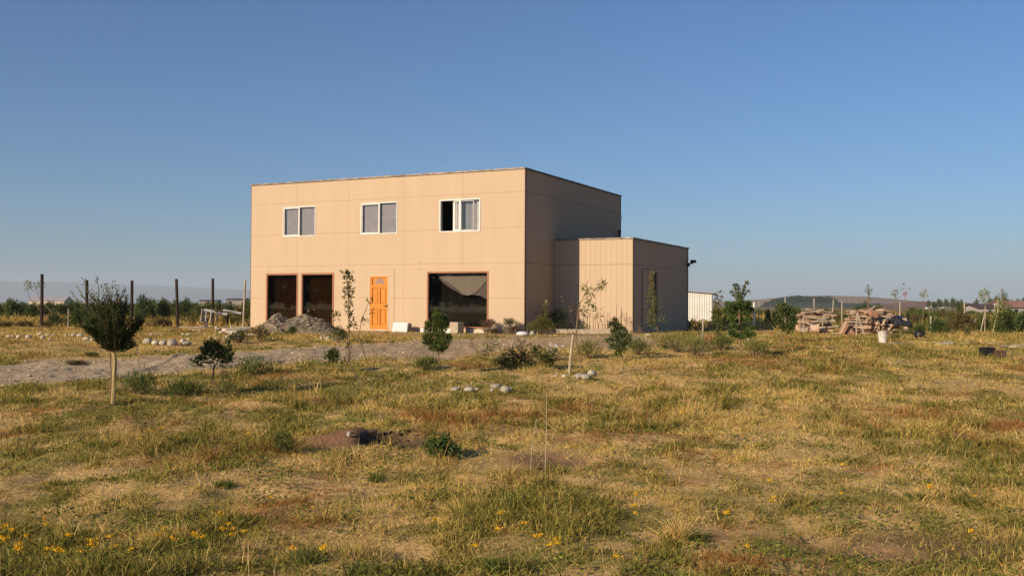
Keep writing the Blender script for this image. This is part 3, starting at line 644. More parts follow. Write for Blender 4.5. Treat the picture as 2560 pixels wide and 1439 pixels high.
def dome(px, py, rx, ry, k, n, r, pal=None, lo=-.2):
    """k tufts through a rounded crown centred on px,py"""
    out = []
    for i in range(k):
        while True:
            a, b = random.uniform(-1, 1), random.uniform(lo, 1)
            if a*a+b*b < 1 and random.random() < .35+.65*(a*a+b*b): break
        out.append((px+a*rx, py-b*ry, r*random.uniform(.7, 1.25), r*random.uniform(.6, 1.1), n) + ((pal,) if pal is not None else ()))
    return out
def bush(name, label, cat, base, w_, h_, n, leaf, pal, group=None, k=14, stems=True, parts=('stem', 'foliage'), open_=.45, up=.35):
    """rounded shrub: leafy tufts on and inside a dome of width w_, height h_"""
    root = empty(name, base, label, cat, group); m = MB(); Ps, Ds, Cs = [], [], []
    for i in range(k):
        a = random.uniform(0, 6.283); el = random.uniform(-.1, 1.0)*1.5; q = random.uniform(.45, .95)
        c = Vector((math.cos(a)*math.cos(el)*w_/2*q, math.sin(a)*math.cos(el)*w_/2*q, h_*(.30+.58*math.sin(max(el, 0))*q+.05*random.random())))
        if stems: m.tube([(c.x*.1, c.y*.1, -.03), c*.5, c], [.012, .008, .004], 4)
        nn = n//k; rr = w_*open_*random.uniform(.35, .62); u = unit(nn)
        Ps.append(np.array(c)+u*(rng.uniform(0, 1, (nn, 1))**.5)*np.array([rr, rr, rr*.8])); Ds.append(u+np.array([0, 0, up])+rng.normal(size=(nn, 3))*.4)
        Cs.append(pick(pal, nn)*random.uniform(.75, 1.2))
    Pn = np.concatenate(Ps); Pn[:, 2] = np.abs(Pn[:, 2])
    nn = len(Pn)
    if stems: m.build(parts[0], M['bark'], root)
    leaves(Pn, np.concatenate(Ds), leaf[0]*rng.uniform(.6, 1.3, nn), leaf[1]*rng.uniform(.7, 1.2, nn), np.concatenate(Cs), parts[1], M['veg'], root)
    return root
def pine(name, label, base, H, cb, Wd, nw=6, group=None, candles=3, pal=G_PINE, nl=.085, dens=1.0, trunk='bark', top_fat=False, nw_=.010, clen=.2):
    """young pine: whorls of upturned branches bristling with needles, bare candles on top"""
    root = empty(name, base, label, 'pine', group); m = MB(); Ps, Ds, Ls, Cs = [], [], [], []
    lean = random.uniform(-.02, .02)
    m.tube([(0, 0, -.05), (lean, 0, H*.5), (lean*1.5, 0, H*(.97 if candles else .8))], [max(.012, H*.016), H*.012, H*.006], 7)
    def needles(p, q, n, L, spread=.9, pl=pal):
        t = rng.uniform(.12, 1, n)[:, None]; a = np.array(p); b = np.array(q); d = (b-a)/(np.linalg.norm(b-a)+1e-9)
        Ps.append(a+(b-a)*t+rng.normal(size=(n, 3))*.006); Ds.append(unit(n)*spread+d*.8+np.array([0, 0, .25])); Ls.append(L*rng.uniform(.6, 1.15, n)); Cs.append(pick(pl, n))
    z0, z1 = cb*H, H*(.80 if candles else .96)
    for i in range(nw):
        f = i/(nw-1) if nw > 1 else 0; z = z0+(z1-z0)*f
        prof = (1-.72*f)*(.75+.25*math.sin(min(1, f*3+.35)*1.57)) if not top_fat else (.85+.25*math.sin(f*3.14))*(1-.45*f*f)
        nb = 6 if f < .7 else 5
        for b_ in range(nb):
            a = 6.283*b_/nb+i*.7+random.uniform(-.25, .25); L = Wd/2*prof*random.uniform(.75, 1.12); el = random.uniform(.25, .65)+.5*f
            p0 = Vector((lean*z/H, 0, z+random.uniform(-.03, .03)*H)); p1 = p0+Vector((math.cos(a)*L*.6, math.sin(a)*L*.6, L*.6*math.tan(el)*.55)); p2 = p0+Vector((math.cos(a)*L, math.sin(a)*L, L*math.tan(el)*.9+.03))
            m.tube([p0, p1, p2], [.007, .005, .003], 4)
            needles(p0, p1, int(38*dens), nl); needles(p1, p2, int(60*dens), nl*.9)
            if random.random() < .6:
                p3 = p1+Vector((math.cos(a+.8)*L*.4, math.sin(a+.8)*L*.4, L*.25)); m.tube([p1, p3], [.004, .002], 4); needles(p1, p3, int(30*dens), nl*.8)
    needles((lean, 0, z0), (lean, 0, z1), int(60*dens*nw/4), nl)
    for c in range(candles):
        a = 6.283*c/max(1, candles)+.4; L = clen*H*random.uniform(.6, 1.05); p0 = Vector((lean, 0, z1)); p1 = p0+Vector((math.cos(a)*.35*L, math.sin(a)*.2*L, L*.45)); p2 = p0+Vector((math.cos(a)*.48*L, math.sin(a)*.25*L, L))
        m.tube([p0, p1, p2], [.009, .008, .006], 5); needles(p0, p1, int(55*dens), nl*.55, .9, G_MID); needles(p1, p2, int(60*dens), nl*.5, .9, G_MID); needles(p1.lerp(p2, .8), p2, int(30*dens), nl*.5, 1, G_MID)
    m.build('trunk', M[trunk], root)
    n = sum(len(x) for x in Ps)
    leaves(np.concatenate(Ps), np.concatenate(Ds), np.concatenate(Ls), nw_*rng.uniform(.7, 1.3, n), np.concatenate(Cs), 'crown', M['veg'], root)
    return root

# --- the dark broom-like tree on the left
b = P(283, 1012); Y = b.y
T = empty('broom_tree', b, 'dark dense broom-like young tree with pale yellow trunk beside the track on the left', 'tree')
m = MB(); loc = lambda x, y: W(x, y, Y)-b
m.tube([(0, 0, -.06), loc(284, 960), loc(287, 905), loc(283, 870), loc(281, 820)], [.034, .028, .026, .022, .014], 9, wob=.5); m.build('trunk', M['bark_yellow'], T)
m = MB(); m.tube([loc(276, 1006), loc(277, 950), loc(275, 880)], [.012, .011, .010], 6); m.build('stake', M['bark'], T)
m = MB(); Ps, Ds, Ls, Cs = [], [], [], []; s0 = loc(283, 880); ppm = F/Y
BA = [(random.uniform(0, 6.283), random.uniform(.2, 1)) for _ in range(26)]
for i in range(330):
    a, hh = random.choice(BA); a += random.gauss(0, .20); hh = min(1.06, max(.12, hh+random.gauss(0, .09))); q = math.sqrt(random.random())*(float(sst(-.12, .55, hh))*(1-.22*max(0, hh-.6)/.4))
    ex, ey = math.cos(a)*q*76/ppm, math.sin(a)*q*68/ppm; ez = hh*138/ppm
    e = s0+Vector((ex-(4/ppm), ey, ez)); st = s0+Vector((0, 0, random.uniform(-.02, .22)))
    mid_ = st.lerp(e, .5)+Vector((ex*.22, ey*.22, -.03)); m.tube([st, mid_, e], [.005, .004, .002], 4, cap=False)
    n = 42; t = rng.uniform(.3, 1, n)[:, None]; A, B_, C_ = np.array(st), np.array(mid_), np.array(e)
    Ps.append((1-t)**2*A+2*t*(1-t)*B_+t*t*C_+rng.normal(size=(n, 3))*.012); Ds.append(unit(n)*.7+(C_-A)/np.linalg.norm(C_-A)); Ls.append(rng.uniform(.03, .065, n)); Cs.append(pick(G_DARK*np.array([.85, .9, .8]), n))
def spray(x0, y0, x1, y1, k, sp, n=40, pl=G_DARK):
    for i in range(k):
        A = np.array(loc(x0, y0))+rng.normal(size=3)*.02; C_ = np.array(loc(x1+random.uniform(-sp, sp), y1+random.uniform(-sp, sp)))+np.array([0, random.uniform(-.1, .1), 0]); B_ = (A+C_)/2+np.array([.02, 0, -.02])
        m.tube([A, B_, C_], [.006, .004, .002], 4, cap=False); t = rng.uniform(.2, 1, n)[:, None]
        Ps.append((1-t)**2*A+2*t*(1-t)*B_+t*t*C_+rng.normal(size=(n, 3))*.012); Ds.append(unit(n)*.7+(C_-A)/np.linalg.norm(C_-A)); Ls.append(rng.uniform(.03, .06, n)); Cs.append(pick(pl, n))
spray(300, 860, 350, 798, 26, 8); spray(290, 875, 330, 858, 16, 8); spray(280, 870, 222, 812, 14, 9)
for x, y in ((172, 724), (193, 714), (206, 694), (236, 688), (216, 722), (250, 716), (262, 708), (268, 716), (278, 704), (297, 712), (308, 718), (244, 730), (230, 728)):
    spray(x+(270-x)*.3, 760, x, y, 1, 2, 16, G_MID)
m.build('branches', M['bark'], T); n = sum(map(len, Ps))
leaves(np.concatenate(Ps), np.concatenate(Ds), np.concatenate(Ls), np.full(n, .014), np.concatenate(Cs), 'crown', M['veg'], T)

# --- saplings in the row beside the track, left to right
def stake(name, label, pts, r, mat='post_pale', cat='stake', group=None, base=None, cap=None):
    b = base or P(*pts[0]); m = MB(); L_ = [W(x, y, b.y)-b for x, y in pts]; L_[0] = Vector((L_[0].x, 0, -.08))
    m.tube(L_, r, 8, wob=.15); o = m.build(name, M[mat]); o.location = b
    return tag(o, label, cat, group)
b = P(528, 985)
plant('bushy_sapling', 'dark glossy bushy sapling on a thin bare stem beside the gravel track', 'sapling', b,
      [([(526, 5000), (530, 950), (534, 925)], .016, .011), ([(534, 925), (520, 900), (505, 880)], .007, .004), ([(534, 925), (545, 895), (556, 870)], .007, .004), ([(534, 928), (536, 890), (532, 858)], .008, .004)],
      dome(534, 900, 40, 40, 24, 17, 9, lo=-.15)+[(531, 862, 6, 12, 22, G_MID), (548, 870, 5, 12, 20, G_MID), (520, 875, 6, 10, 20, G_MID), (495, 912, 8, 5, 14), (575, 895, 7, 9, 20), (570, 868, 4, 12, 16, G_MID), (516, 882, 5, 8, 12, G_LIGHT), (542, 872, 5, 8, 12, G_LIGHT)], (.105, .030), np.concatenate([G_DARK*1.3, G_MID]), up=.9)
b = P(566, 990)
plant('tall_weed', 'slender light green weed growing right of the bushy sapling', 'weed', b, [([(563, 5000), (567, 930), (566, 850)], .005, .002), ([(572, 5000), (575, 950), (580, 905)], .004, .002), ([(556, 5000), (553, 960), (560, 915)], .004, .002)],
      [(566+random.uniform(-14, 16), random.uniform(910, 985), 9, 12, 30) for i in range(12)]+[(566, 860, 3, 10, 14), (567, 885, 4, 10, 14)], (.06, .009), G_LIGHT*.75, parts=('stem', 'foliage'), up=1.2)
b = P(351, 965)
plant('bare_sapling', 'nearly leafless thin sapling between the broom tree and the track', 'sapling', b, [([(350, 5000), (348, 920), (344, 885), (345, 868)], .007, .003), ([(344, 885), (330, 872)], .003, .002), ([(346, 900), (356, 880)], .003, .002)], [(332, 872, 5, 3, 6), (345, 872, 4, 5, 6)], (.04, .012), G_OLIVE, parts=('stem', 'foliage'))
b = P(830, 926)
plant('shrub', 'small green shrub low beside the far slender sapling', 'shrub', b, [([(832, 5000), (832, 905)], .008, .004)], dome(830, 898, 18, 20, 16, 26, 8)+[(861, 905, 5, 8, 22)], (.07, .024), G_MID, parts=('stem', 'foliage'))
b = P(870, 952)
plant('slender_sapling', 'tall slender sapling with small leaf tufts standing left of the orange door', 'sapling', b,
      [([(870, 5000), (871, 900), (873, 830), (873, 760), (869, 700), (868, 684)], .018, .004), ([(871, 890), (868, 850), (845, 800), (840, 790)], .004, .002), ([(872, 905), (880, 860), (884, 815)], .004, .002)],
      [(870, 688, 6, 7, 16), (862, 683, 5, 4, 9), (876, 684, 5, 4, 9), (870, 700, 7, 8, 22), (878, 700, 5, 6, 12), (871, 727, 9, 11, 40), (868, 740, 5, 5, 12), (878, 722, 5, 6, 14), (876, 739, 5, 4, 10), (872, 759, 8, 6, 18), (868, 770, 6, 4, 10), (873, 779, 7, 7, 16), (876, 793, 4, 9, 12), (842, 790, 9, 8, 22), (835, 784, 5, 3, 6), (883, 808, 6, 6, 12), (886, 816, 6, 5, 10), (876, 863, 5, 4, 9), (873, 820, 4, 6, 8)], (.085, .028), G_MID, twig=.003)
b = P(889, 905)
plant('leaning_stick', 'thin leaning stick with a few leafy twigs left of the orange door', 'stick', b, [([(889, 5000), (897, 840), (906, 795), (918, 768), (923, 752)], .011, .003)], [(926, 753, 9, 3, 14), (931, 780, 5, 7, 12), (913, 802, 8, 6, 18)], (.08, .026), G_MID, parts=('stem', 'foliage'), twig=.003)
b = P(1097, 940)
plant('pine_sapling', 'bright green rounded young pine on a thin stem in front of the picture window', 'pine', b,
      [([(1097, 5000), (1097, 900), (1096, 850), (1093, 785)], .014, .006), ([(1097, 872), (1080, 862), (1068, 840), (1068, 815)], .007, .004), ([(1097, 870), (1114, 862), (1122, 845)], .007, .004), ([(1096, 850), (1108, 830), (1113, 805)], .006, .004)],
      [(1092, 780, 4, 7, 140, G_MID), (1094, 792, 10, 8, 300), (1096, 806, 12, 9, 340), (1112, 802, 6, 11, 260), (1111, 820, 6, 9, 200), (1070, 812, 6, 8, 200), (1069, 826, 7, 9, 240), (1094, 824, 12, 10, 340), (1085, 838, 9, 8, 200), (1104, 838, 10, 10, 300), (1068, 845, 9, 9, 260), (1078, 858, 12, 8, 300), (1096, 856, 10, 10, 320), (1112, 858, 12, 8, 300), (1122, 846, 5, 9, 180), (1066, 858, 8, 6, 180), (1088, 870, 14, 7, 340), (1106, 870, 12, 6, 280), (1098, 876, 10, 5, 180)], (.062, .014), np.concatenate([G_PINE*1.5, G_MID*1.2]), mode='needle', up=.7, depth_j=.9)
b = P(1187, 888)
plant('flowering_weed', 'yellow flowering weed with thin stems at the near edge of the gravel yard', 'weed', b, [([(1185, 5000), (1180, 860), (1172, 838)], .005, .002), ([(1188, 5000), (1190, 860), (1196, 835)], .005, .002)], [(1172, 842, 7, 5, 14, G_YEL), (1194, 838, 7, 5, 14, G_YEL), (1185, 848, 8, 5, 14, G_YEL), (1180, 866, 7, 8, 14), (1192, 868, 6, 9, 14), (1168, 855, 6, 4, 8)], (.05, .018), G_OLIVE, parts=('stem', 'foliage'))
b = P(1225, 905)
plant('conifer_sapling', 'ragged blue-green little conifer at the left end of the bramble patch', 'conifer', b, [([(1222, 5000), (1222, 870), (1232, 846)], .012, .004)], [(1232, 845, 12, 7, 34), (1226, 860, 14, 7, 44), (1214, 865, 9, 8, 34), (1222, 878, 16, 8, 50), (1210, 892, 10, 6, 34), (1240, 868, 10, 6, 30), (1215, 840, 7, 5, 16)], (.07, .014), G_MID*.8, mode='needle')
b = P(1310, 918)
rt = plant('bramble', 'dark tangled bramble patch with arching stems and dry grass in the middle of the field', 'bramble', b,
      [([(1290, 5000), (1292, 880), (1306, 858), (1330, 862), (1342, 885)], .006, .003), ([(1310, 5000), (1330, 880), (1350, 868), (1368, 890)], .006, .003), ([(1280, 5000), (1270, 885), (1255, 880)], .006, .003)],
      [(random.uniform(1240, 1375), 0, 0, 0, 0) for i in range(0)]+[(1238+i*3.9+random.uniform(-4, 4), 910-random.random()**1.1*44*math.sin(3.14*(i+3)/42), 10, 7, 30) for i in range(38)]+[(1330, 862, 9, 5, 20), (1308, 858, 7, 5, 14), (1345, 870, 8, 6, 20), (1280, 876, 7, 8, 18), (1360, 885, 10, 8, 26), (1300, 852, 4, 3, 6)]+[(random.uniform(1262, 1350), random.uniform(880, 905), 10, 9, 22, G_BROWN*1.8) for i in range(7)], (.06, .030), np.concatenate([G_DARK*1.5, G_MID, G_BROWN*1.5]), parts=('stem', 'foliage'), depth_j=1.2)
b = P(1382, 900)
plant('daisy_plant', 'low dark green plant dotted with white daisies right of the bramble', 'flowers', b, [([(1385, 5000), (1386, 880)], .004, .002)], [(random.uniform(1366, 1402), random.uniform(878, 898), 9, 7, 30) for i in range(12)]+[(random.uniform(1366, 1410), random.uniform(862, 893), 1.6, 1.4, 5, np.array([(.75, .72, .65)])) for i in range(14)], (.05, .02), G_MID*.8, parts=('stem', 'foliage'))
stake('dry_stalk', 'thin pale dry stalk rising out of the bramble', [(1276, 905), (1278, 870), (1283, 842), (1290, 822)], [.009, .007, .005, .004], cat='stalk')
# leaning sapling tied to a pale pole
b = P(1422, 938)
PO = stake('support_pole', 'crooked pale wooden pole standing among grey stones', [(1422, 938), (1426, 895), (1430, 862), (1433, 836)], [.024, .023, .022, .021], 'bark_pale', 'pole')
b2 = P(1436, 905)
plant('palm_leaved_sapling', 'thin arching sapling with drooping finger-like leaf tufts before the sunlit annex wall', 'sapling', b2,
      [([(1436, 5000), (1439, 850), (1444, 790), (1448, 757)], .016, .010), ([(1447, 765), (1458, 745), (1467, 728)], .007, .004), ([(1448, 757), (1470, 742), (1486, 727), (1503, 711)], .006, .003), ([(1445, 780), (1462, 766), (1476, 757)], .006, .003), ([(1444, 800), (1452, 785), (1458, 777)], .005, .003), ([(1476, 757), (1488, 772), (1494, 780)], .003, .002)],
      [(1466, 722, 4, 4, 20, G_OLIVE), (1473, 729, 5, 4, 16, G_OLIVE), (1503, 710, 4, 4, 26, G_OLIVE), (1475, 757, 5, 4, 22), (1494, 778, 3, 3, 9, G_OLIVE), (1498, 790, 2, 3, 6, G_OLIVE), (1457, 777, 4, 3, 16), (1436, 770, 5, 4, 10, G_BROWN)], (.16, .028), G_MID, up=-.1, twig=.003)
b = P(1547, 905)
plant('pine_sapling', 'small open young pine with upturned branches in front of the annex corner', 'pine', b,
      [([(1547, 5000), (1546, 860), (1541, 825), (1538, 800)], .016, .006), ([(1547, 878), (1530, 862), (1518, 850)], .007, .004), ([(1547, 876), (1564, 858), (1570, 838)], .007, .004), ([(1546, 850), (1556, 830), (1556, 818)], .006, .004)],
      [(1538, 806, 8, 9, 144, G_MID), (1545, 818, 9, 8, 144, G_MID), (1530, 815, 10, 7, 120, G_MID), (1540, 830, 13, 9, 192), (1555, 826, 7, 10, 120), (1534, 846, 8, 13, 144), (1547, 850, 9, 15, 192), (1556, 845, 9, 11, 144), (1570, 842, 7, 13, 120), (1566, 860, 10, 9, 120), (1521, 853, 10, 8, 120), (1534, 868, 13, 9, 144), (1553, 872, 13, 10, 168), (1546, 885, 9, 7, 96)], (.075, .015), G_PINE*1.2, mode='needle', up=.9)
b = P(1636, 836)
plant('tall_sapling', 'tall leafy sapling standing in front of the shaded annex side door', 'sapling', b, [([(1638, 5000), (1634, 790), (1632, 730), (1631, 690)], .020, .004), ([(1636, 800), (1652, 790), (1660, 780)], .005, .003)],
      [(1630+random.uniform(-4, 4), 686+i*6, 5+4*math.sin(min(1, i/16)*1.57)+random.uniform(-2, 2), 7, 20, G_OLIVE if i < 7 else G_MID*1.2) for i in range(23)]+[(1615, 738, 5, 7, 14, G_OLIVE), (1643, 745, 6, 5, 14, G_OLIVE), (1618, 770, 6, 6, 14), (1646, 775, 8, 6, 16), (1655, 800, 7, 6, 18, G_LIGHT), (1660, 795, 5, 5, 10, G_LIGHT), (1620, 800, 7, 8, 16)], (.10, .036), G_MID*1.2)
stake('pale_stake', 'plain pale stake standing in the grass right of the annex', [(1757, 888), (1757, 840), (1758, 800)], [.022, .021, .018])
b = P(1795, 858)
plant('leafy_shrub', 'upright leafy shrub just left of the tall pine', 'shrub', b, [([(1794, 5000), (1792, 800), (1792, 740)], .014, .004)], [(1793+random.uniform(-11, 11)*math.sin(3.14*min(1, (i+3)/18)), 736+i*7, 8, 9, 18, G_OLIVE if i % 3 == 0 else G_MID) for i in range(16)]+dome(1796, 805, 13, 36, 12, 18, 8)+[(1797, 842, 10, 8, 30, G_MID*.7), (1792, 848, 6, 6, 20)], (.09, .032), G_MID)
b = P(1849, 886)
sh = [([(1849, 5000), (1848, 840), (1848, 790), (1848, 742)], .028, .014)]
for c_ in (((1848, 745), (1841, 732), (1837, 712)), ((1848, 745), (1847, 728), (1846, 713)), ((1849, 742), (1857, 728), (1864, 707)), ((1844, 752), (1836, 742), (1832, 730)), ((1852, 750), (1862, 740), (1868, 728))): sh.append((list(c_), .014, .010))
lay = []
for (x0_, y0_), (x1_, y1_), k_ in (((1848, 772), (1818, 762), 5), ((1848, 775), (1874, 760), 5), ((1848, 790), (1814, 778), 5), ((1848, 792), (1880, 776), 5), ((1848, 808), (1824, 796), 4), ((1848, 810), (1874, 797), 4), ((1848, 842), (1824, 832), 4), ((1848, 842), (1878, 822), 5), ((1848, 843), (1880, 838), 4), ((1848, 824), (1832, 815), 3), ((1848, 842), (1832, 838), 3), ((1848, 845), (1865, 842), 3)):
    sh.append(([(x0_, y0_), ((x0_+x1_)/2, (y0_+y1_)/2+2), (x1_, y1_)], .010, .005))
    for q in range(k_): lay.append((x0_+(x1_-x0_)*(q+1)/k_, y0_+(y1_-y0_)*(q+1)/k_-1, 6, 5, 120))
plant('pine_sapling', 'tallest young pine with three bare shoots on top, right of the house', 'pine', b, sh,
      [(1837, 714, 2.5, 3, 40, G_MID), (1846, 715, 2.5, 3, 40, G_MID), (1864, 709, 2.5, 4, 44, G_MID), (1832, 731, 2.5, 3, 30, G_MID), (1868, 730, 2, 3, 26, G_MID)]+[(a_, b_, 2.2, 4, 36, G_MID) for a_, b_ in ((1839, 724), (1843, 734), (1847, 726), (1847, 736), (1860, 719), (1856, 729), (1835, 739), (1862, 738))]+[(1848, 746, 6, 7, 180), (1848, 758, 12, 9, 280), (1836, 766, 14, 9, 300), (1860, 768, 14, 9, 300), (1848, 775, 10, 9, 220), (1826, 776, 10, 7, 190), (1872, 774, 8, 7, 170)]+lay, (.065, .016), G_PINE*1.6, mode='needle', up=.7, depth_j=1.0, twig=.003)
b = P(1910, 880)
plant('wilted_flower', 'dark dried flower head on a thin stalk right of the tall pine', 'flower', b, [([(1910, 5000), (1909, 850), (1906, 828)], .006, .003)], [(1908, 828, 7, 4, 16, G_BROWN), (1911, 833, 7, 3, 12, G_PALE*2), (1910, 872, 8, 7, 24, G_DARK)], (.05, .02), G_OLIVE, parts=('stem', 'dried_blossom'))
b = P(1957, 856)
plant('round_sapling', 'dense dark leafy sapling in front of the left woodpile', 'sapling', b, [([(1955, 5000), (1956, 825), (1958, 790)], .014, .005)], dome(1962, 800, 20, 36, 26, 30, 9, lo=-.7)+[(1950, 765, 8, 8, 26, G_MID), (1945, 765, 5, 6, 14, G_MID), (1952, 775, 6, 6, 16, G_LIGHT), (1975, 825, 10, 10, 36)], (.10, .042), G_DARK*1.3)

# --- planting along the house wall
b = hw(-1.08, -.42, .0)
def pot(base, label, r, h):
    m = MB(); m.lathe([(0, 0), (r*.78, 0), (r, h), (r*1.06, h), (r*1.06, h+.02), (r*.9, h+.02), (r*.88, h-.03), (0, h-.03)], 18); o = m.build('flower_pot', M['pot'], None, True); o.location = base; return tag(o, label, 'pot')
pot(b, 'wide grey pot under the reddish bush at the picture window corner', .27, .16)
bush('reddish_bush', 'reddish brown bush with small pale flowers in a wide pot by the picture window', 'bush', b+Vector((0, 0, .12)), .66, .36, 900, (.055, .018), np.array([(.17, .075, .05), (.11, .06, .03), (.22, .11, .07), (.06, .055, .025)]), k=16)
b = hw(-.30, -.45, .0); pot(b, 'dark earth-coloured pot beside the house corner', .24, .24)
bush('grey_green_bush', 'grey-green spiky bush in a pot beside the house corner', 'bush', b+Vector((0, 0, .2)), .56, .32, 900, (.075, .012), np.array([(.12, .12, .06), (.09, .09, .045), (.16, .15, .08), (.06, .055, .03)]), k=14, up=.9)
b = P(1352, 836)
bush('round_bush', 'rounded olive green bush at the shaded corner of the house', 'bush', b, .95, .62, 2600, (.06, .02), G_OLIVE*np.array([.85, .9, .7]), k=24)
b = P(1364, 834)
plant('mullein', 'upright leafy plant with a pale yellow-green tip behind the round bush', 'plant', b+Vector((.05, .45, 0)), [([(1364, 5000), (1363, 790), (1362, 752)], .012, .006)], [(1363, 770+i*7, 5+i*1.0, 6, 22, G_MID) for i in range(8)]+[(1362, 758, 7, 7, 26, np.array([(.42, .40, .12), (.50, .48, .20)]))], (.11, .030), G_MID, parts=('stem', 'foliage'), up=1)
b = hw(.55, 1.55, 0)
bush('dark_shrub', 'dark shaded shrub between the house wall and the annex', 'shrub', b, .9, .85, 1700, (.07, .022), G_DARK, k=18)
b = hw(.95, 1.75, 0)
plant('thin_shrub', 'sparse thin shrub with bright green tips in the house shadow', 'shrub', b, [([(1428, 5000), (1427, 790), (1425, 752)], .007, .003), ([(1427, 800), (1412, 770), (1406, 750)], .004, .002)], [(1404, 748, 7, 6, 14, G_LIGHT), (1410, 755, 5, 4, 8), (1423, 768, 8, 6, 12, G_OLIVE), (1440, 767, 6, 6, 10, G_BROWN), (1413, 805, 8, 7, 30), (1420, 815, 9, 8, 30), (1437, 806, 8, 6, 20), (1452, 815, 10, 7, 34), (1468, 818, 9, 6, 30)], (.08, .03), G_MID, parts=('stem', 'foliage'))
for i, (x, yb, yt, lean) in enumerate(((1458, 822, 783, 2), (1474, 823, 787, 0), (1488, 822, 795, 1), (1497, 825, 790, -6), (1512, 825, 802, -5), (1515, 823, 772, -8), (1519, 823, 780, -1), (1541, 822, 760, 1), (1550, 822, 770, 4), (1504, 824, 811, 3))):
    bb = hw(1.0+.2*i, 2.25, 0); o = stake('dry_weed', 'bare dry stem standing against the sunlit annex wall', [(x, yb), (x+lean*.4, (yb+yt)/2), (x+lean, yt)], [.014, .010, .005], 'bark', 'weed', 'dry stems along the annex wall', base=Vector((W(x, yb, bb.y).x, bb.y, PLATEAU)))
b = hw(2.60, 2.1, 0)
plant('grey_weed', 'grey-green weed leaning at the corner of the annex', 'weed', b, [([(1575, 5000), (1565, 800), (1553, 783)], .006, .003)], [(1557, 790, 7, 7, 20), (1564, 800, 8, 6, 22), (1571, 806, 8, 8, 26), (1575, 816, 8, 8, 22)], (.07, .02), G_PALE*.7, parts=('stem', 'foliage'))
b = hw(2.2, 1.7, 0)
plant('leafy_weed', 'bright green leafy weed in front of the annex wall', 'weed', b, [([(1537, 5000), (1536, 805)], .006, .003)], [(1532, 812, 9, 7, 24), (1524, 808, 6, 5, 12), (1543, 815, 8, 7, 20)], (.09, .03), G_MID, parts=('stem', 'foliage'))
b = P(1598, 842)
plant('dry_weed', 'rust-coloured dry weed in front of the shaded annex side', 'weed', b, [([(1598, 5000), (1599, 830), (1600, 815)], .004, .002)], [(1598, 832, 7, 10, 40), (1600, 820, 5, 7, 24)], (.07, .01), np.array([(.34, .17, .09), (.28, .15, .08)]), parts=('stem', 'foliage'), up=1.2)
b = P(1752, 838)
plant('dry_weed', 'golden dry weed clump at the far corner of the annex', 'weed', b, [([(1745, 5000), (1742, 810), (1738, 790)], .006, .002), ([(1752, 5000), (1758, 812), (1770, 795)], .006, .002)], [(1742, 800, 10, 10, 40), (1755, 808, 12, 10, 50), (1735, 815, 9, 9, 36), (1765, 815, 9, 8, 34)], (.11, .010), GOLD, parts=('stem', 'foliage'), up=1.0)

for x, y, wv, hv, pl, l in ((1735, 890, .55, .45, G_LIGHT*.8, 'arching yellow-green weed just left of the pale stake'), (1690, 878, .6, .38, G_OLIVE, 'olive weed in the belt in front of the annex side'), (1660, 870, .5, .3, np.concatenate([G_BROWN*2, G_OLIVE]), 'brownish weed left of the olive one before the annex'), (1590, 885, .5, .3, G_MID, 'green weed right of the small open pine'), (1470, 895, .6, .3, G_OLIVE, 'low olive weed right of the support pole'), (1070, 925, .35, .18, G_MID, 'low green weed beside the stem of the rounded pine'), (1800, 878, .5, .32, G_MID, 'green weed between the pale stake and the tall pine'), (1890, 890, .5, .28, G_OLIVE, 'olive weed right of the tall pine stem'), (1770, 872, .4, .3, np.array([(.36, .18, .10), (.30, .22, .08)]), 'rusty weed by the pale stake'), (345, 985, .55, .22, G_DARK*1.5, 'low dark weed right of the yellow trunk of the broom tree'), (455, 990, .5, .18, G_MID*.8, 'low green weed left of the dark bushy sapling'), (640, 935, .6, .2, G_MID, 'spreading green weed at the near edge of the track')):
    bush('weed', l, 'weed', P(x, y), wv*1.2, hv*.95, 620, (.12, .011), pl*1.35, k=16, up=1.5, open_=.55)

# --- dug hole surroundings and foreground clumps
b = P(1105, 1150)
bush('leafy_weed', 'dark green leafy weed clump right of the dug hole', 'weed', b, .38, .22, 1300, (.055, .016), G_DARK*1.7, k=14, open_=.38, stems=False)
b = P(705, 1135)
plant('tall_weed', 'feathery green weed left of the patch of bare earth', 'weed', b, [([(700, 5000), (698, 1110), (700, 1085)], .004, .002)], [(random.uniform(675, 735), random.uniform(1090, 1130), 16, 14, 40) for i in range(12)], (.07, .007), G_MID*1.1, parts=('stem', 'foliage'), up=1)
for (x, y, hh, pl, l) in ((772, 1405, .17, G_LIGHT, 'bright green grass tuft at the bottom left of centre'), (905, 1432, .12, G_LIGHT, 'yellow-green grass tuft at the bottom edge'), (1240, 1420, .12, G_MID*1.6, 'green grass tuft under the flowers at the bottom'), (940, 1200, .10, G_MID*1.5, 'dark green tuft below the dug hole'), (1690, 1345, .20, STRAW*1.1, 'tall pale straw clump in the right foreground'), (1745, 1350, .11, G_MID*1.3, 'dark green clump right of the tall straw clump'), (2290, 1245, .09, G_MID*1.5, 'small green tuft in the right foreground'), (2420, 1262, .10, G_MID*1.5, 'farther right small green tuft'), (560, 1215, .10, G_MID*1.5, 'green tuft in the left foreground')):
    b = P(x, y); n = 170; o_ = rng.uniform(-.07, .07, (n, 2)); a_ = rng.uniform(0, 6.28, n); t_ = np.abs(rng.normal(0, .45, n)); D_ = np.stack([np.sin(t_)*np.cos(a_), np.sin(t_)*np.sin(a_), np.cos(t_)], -1); h_ = hh*rng.uniform(.5, 1.1, n)
    o = blades(np.c_[o_, np.full(n, -.015)], D_, np.stack([np.cos(a_), np.sin(a_), -.4*np.ones(n)], -1)*(h_*.35)[:, None], h_, np.full(n, .0055), pick(pl, n), 'grass_tuft', M['grass']); o.location = b; tag(o, l, 'grass tuft')
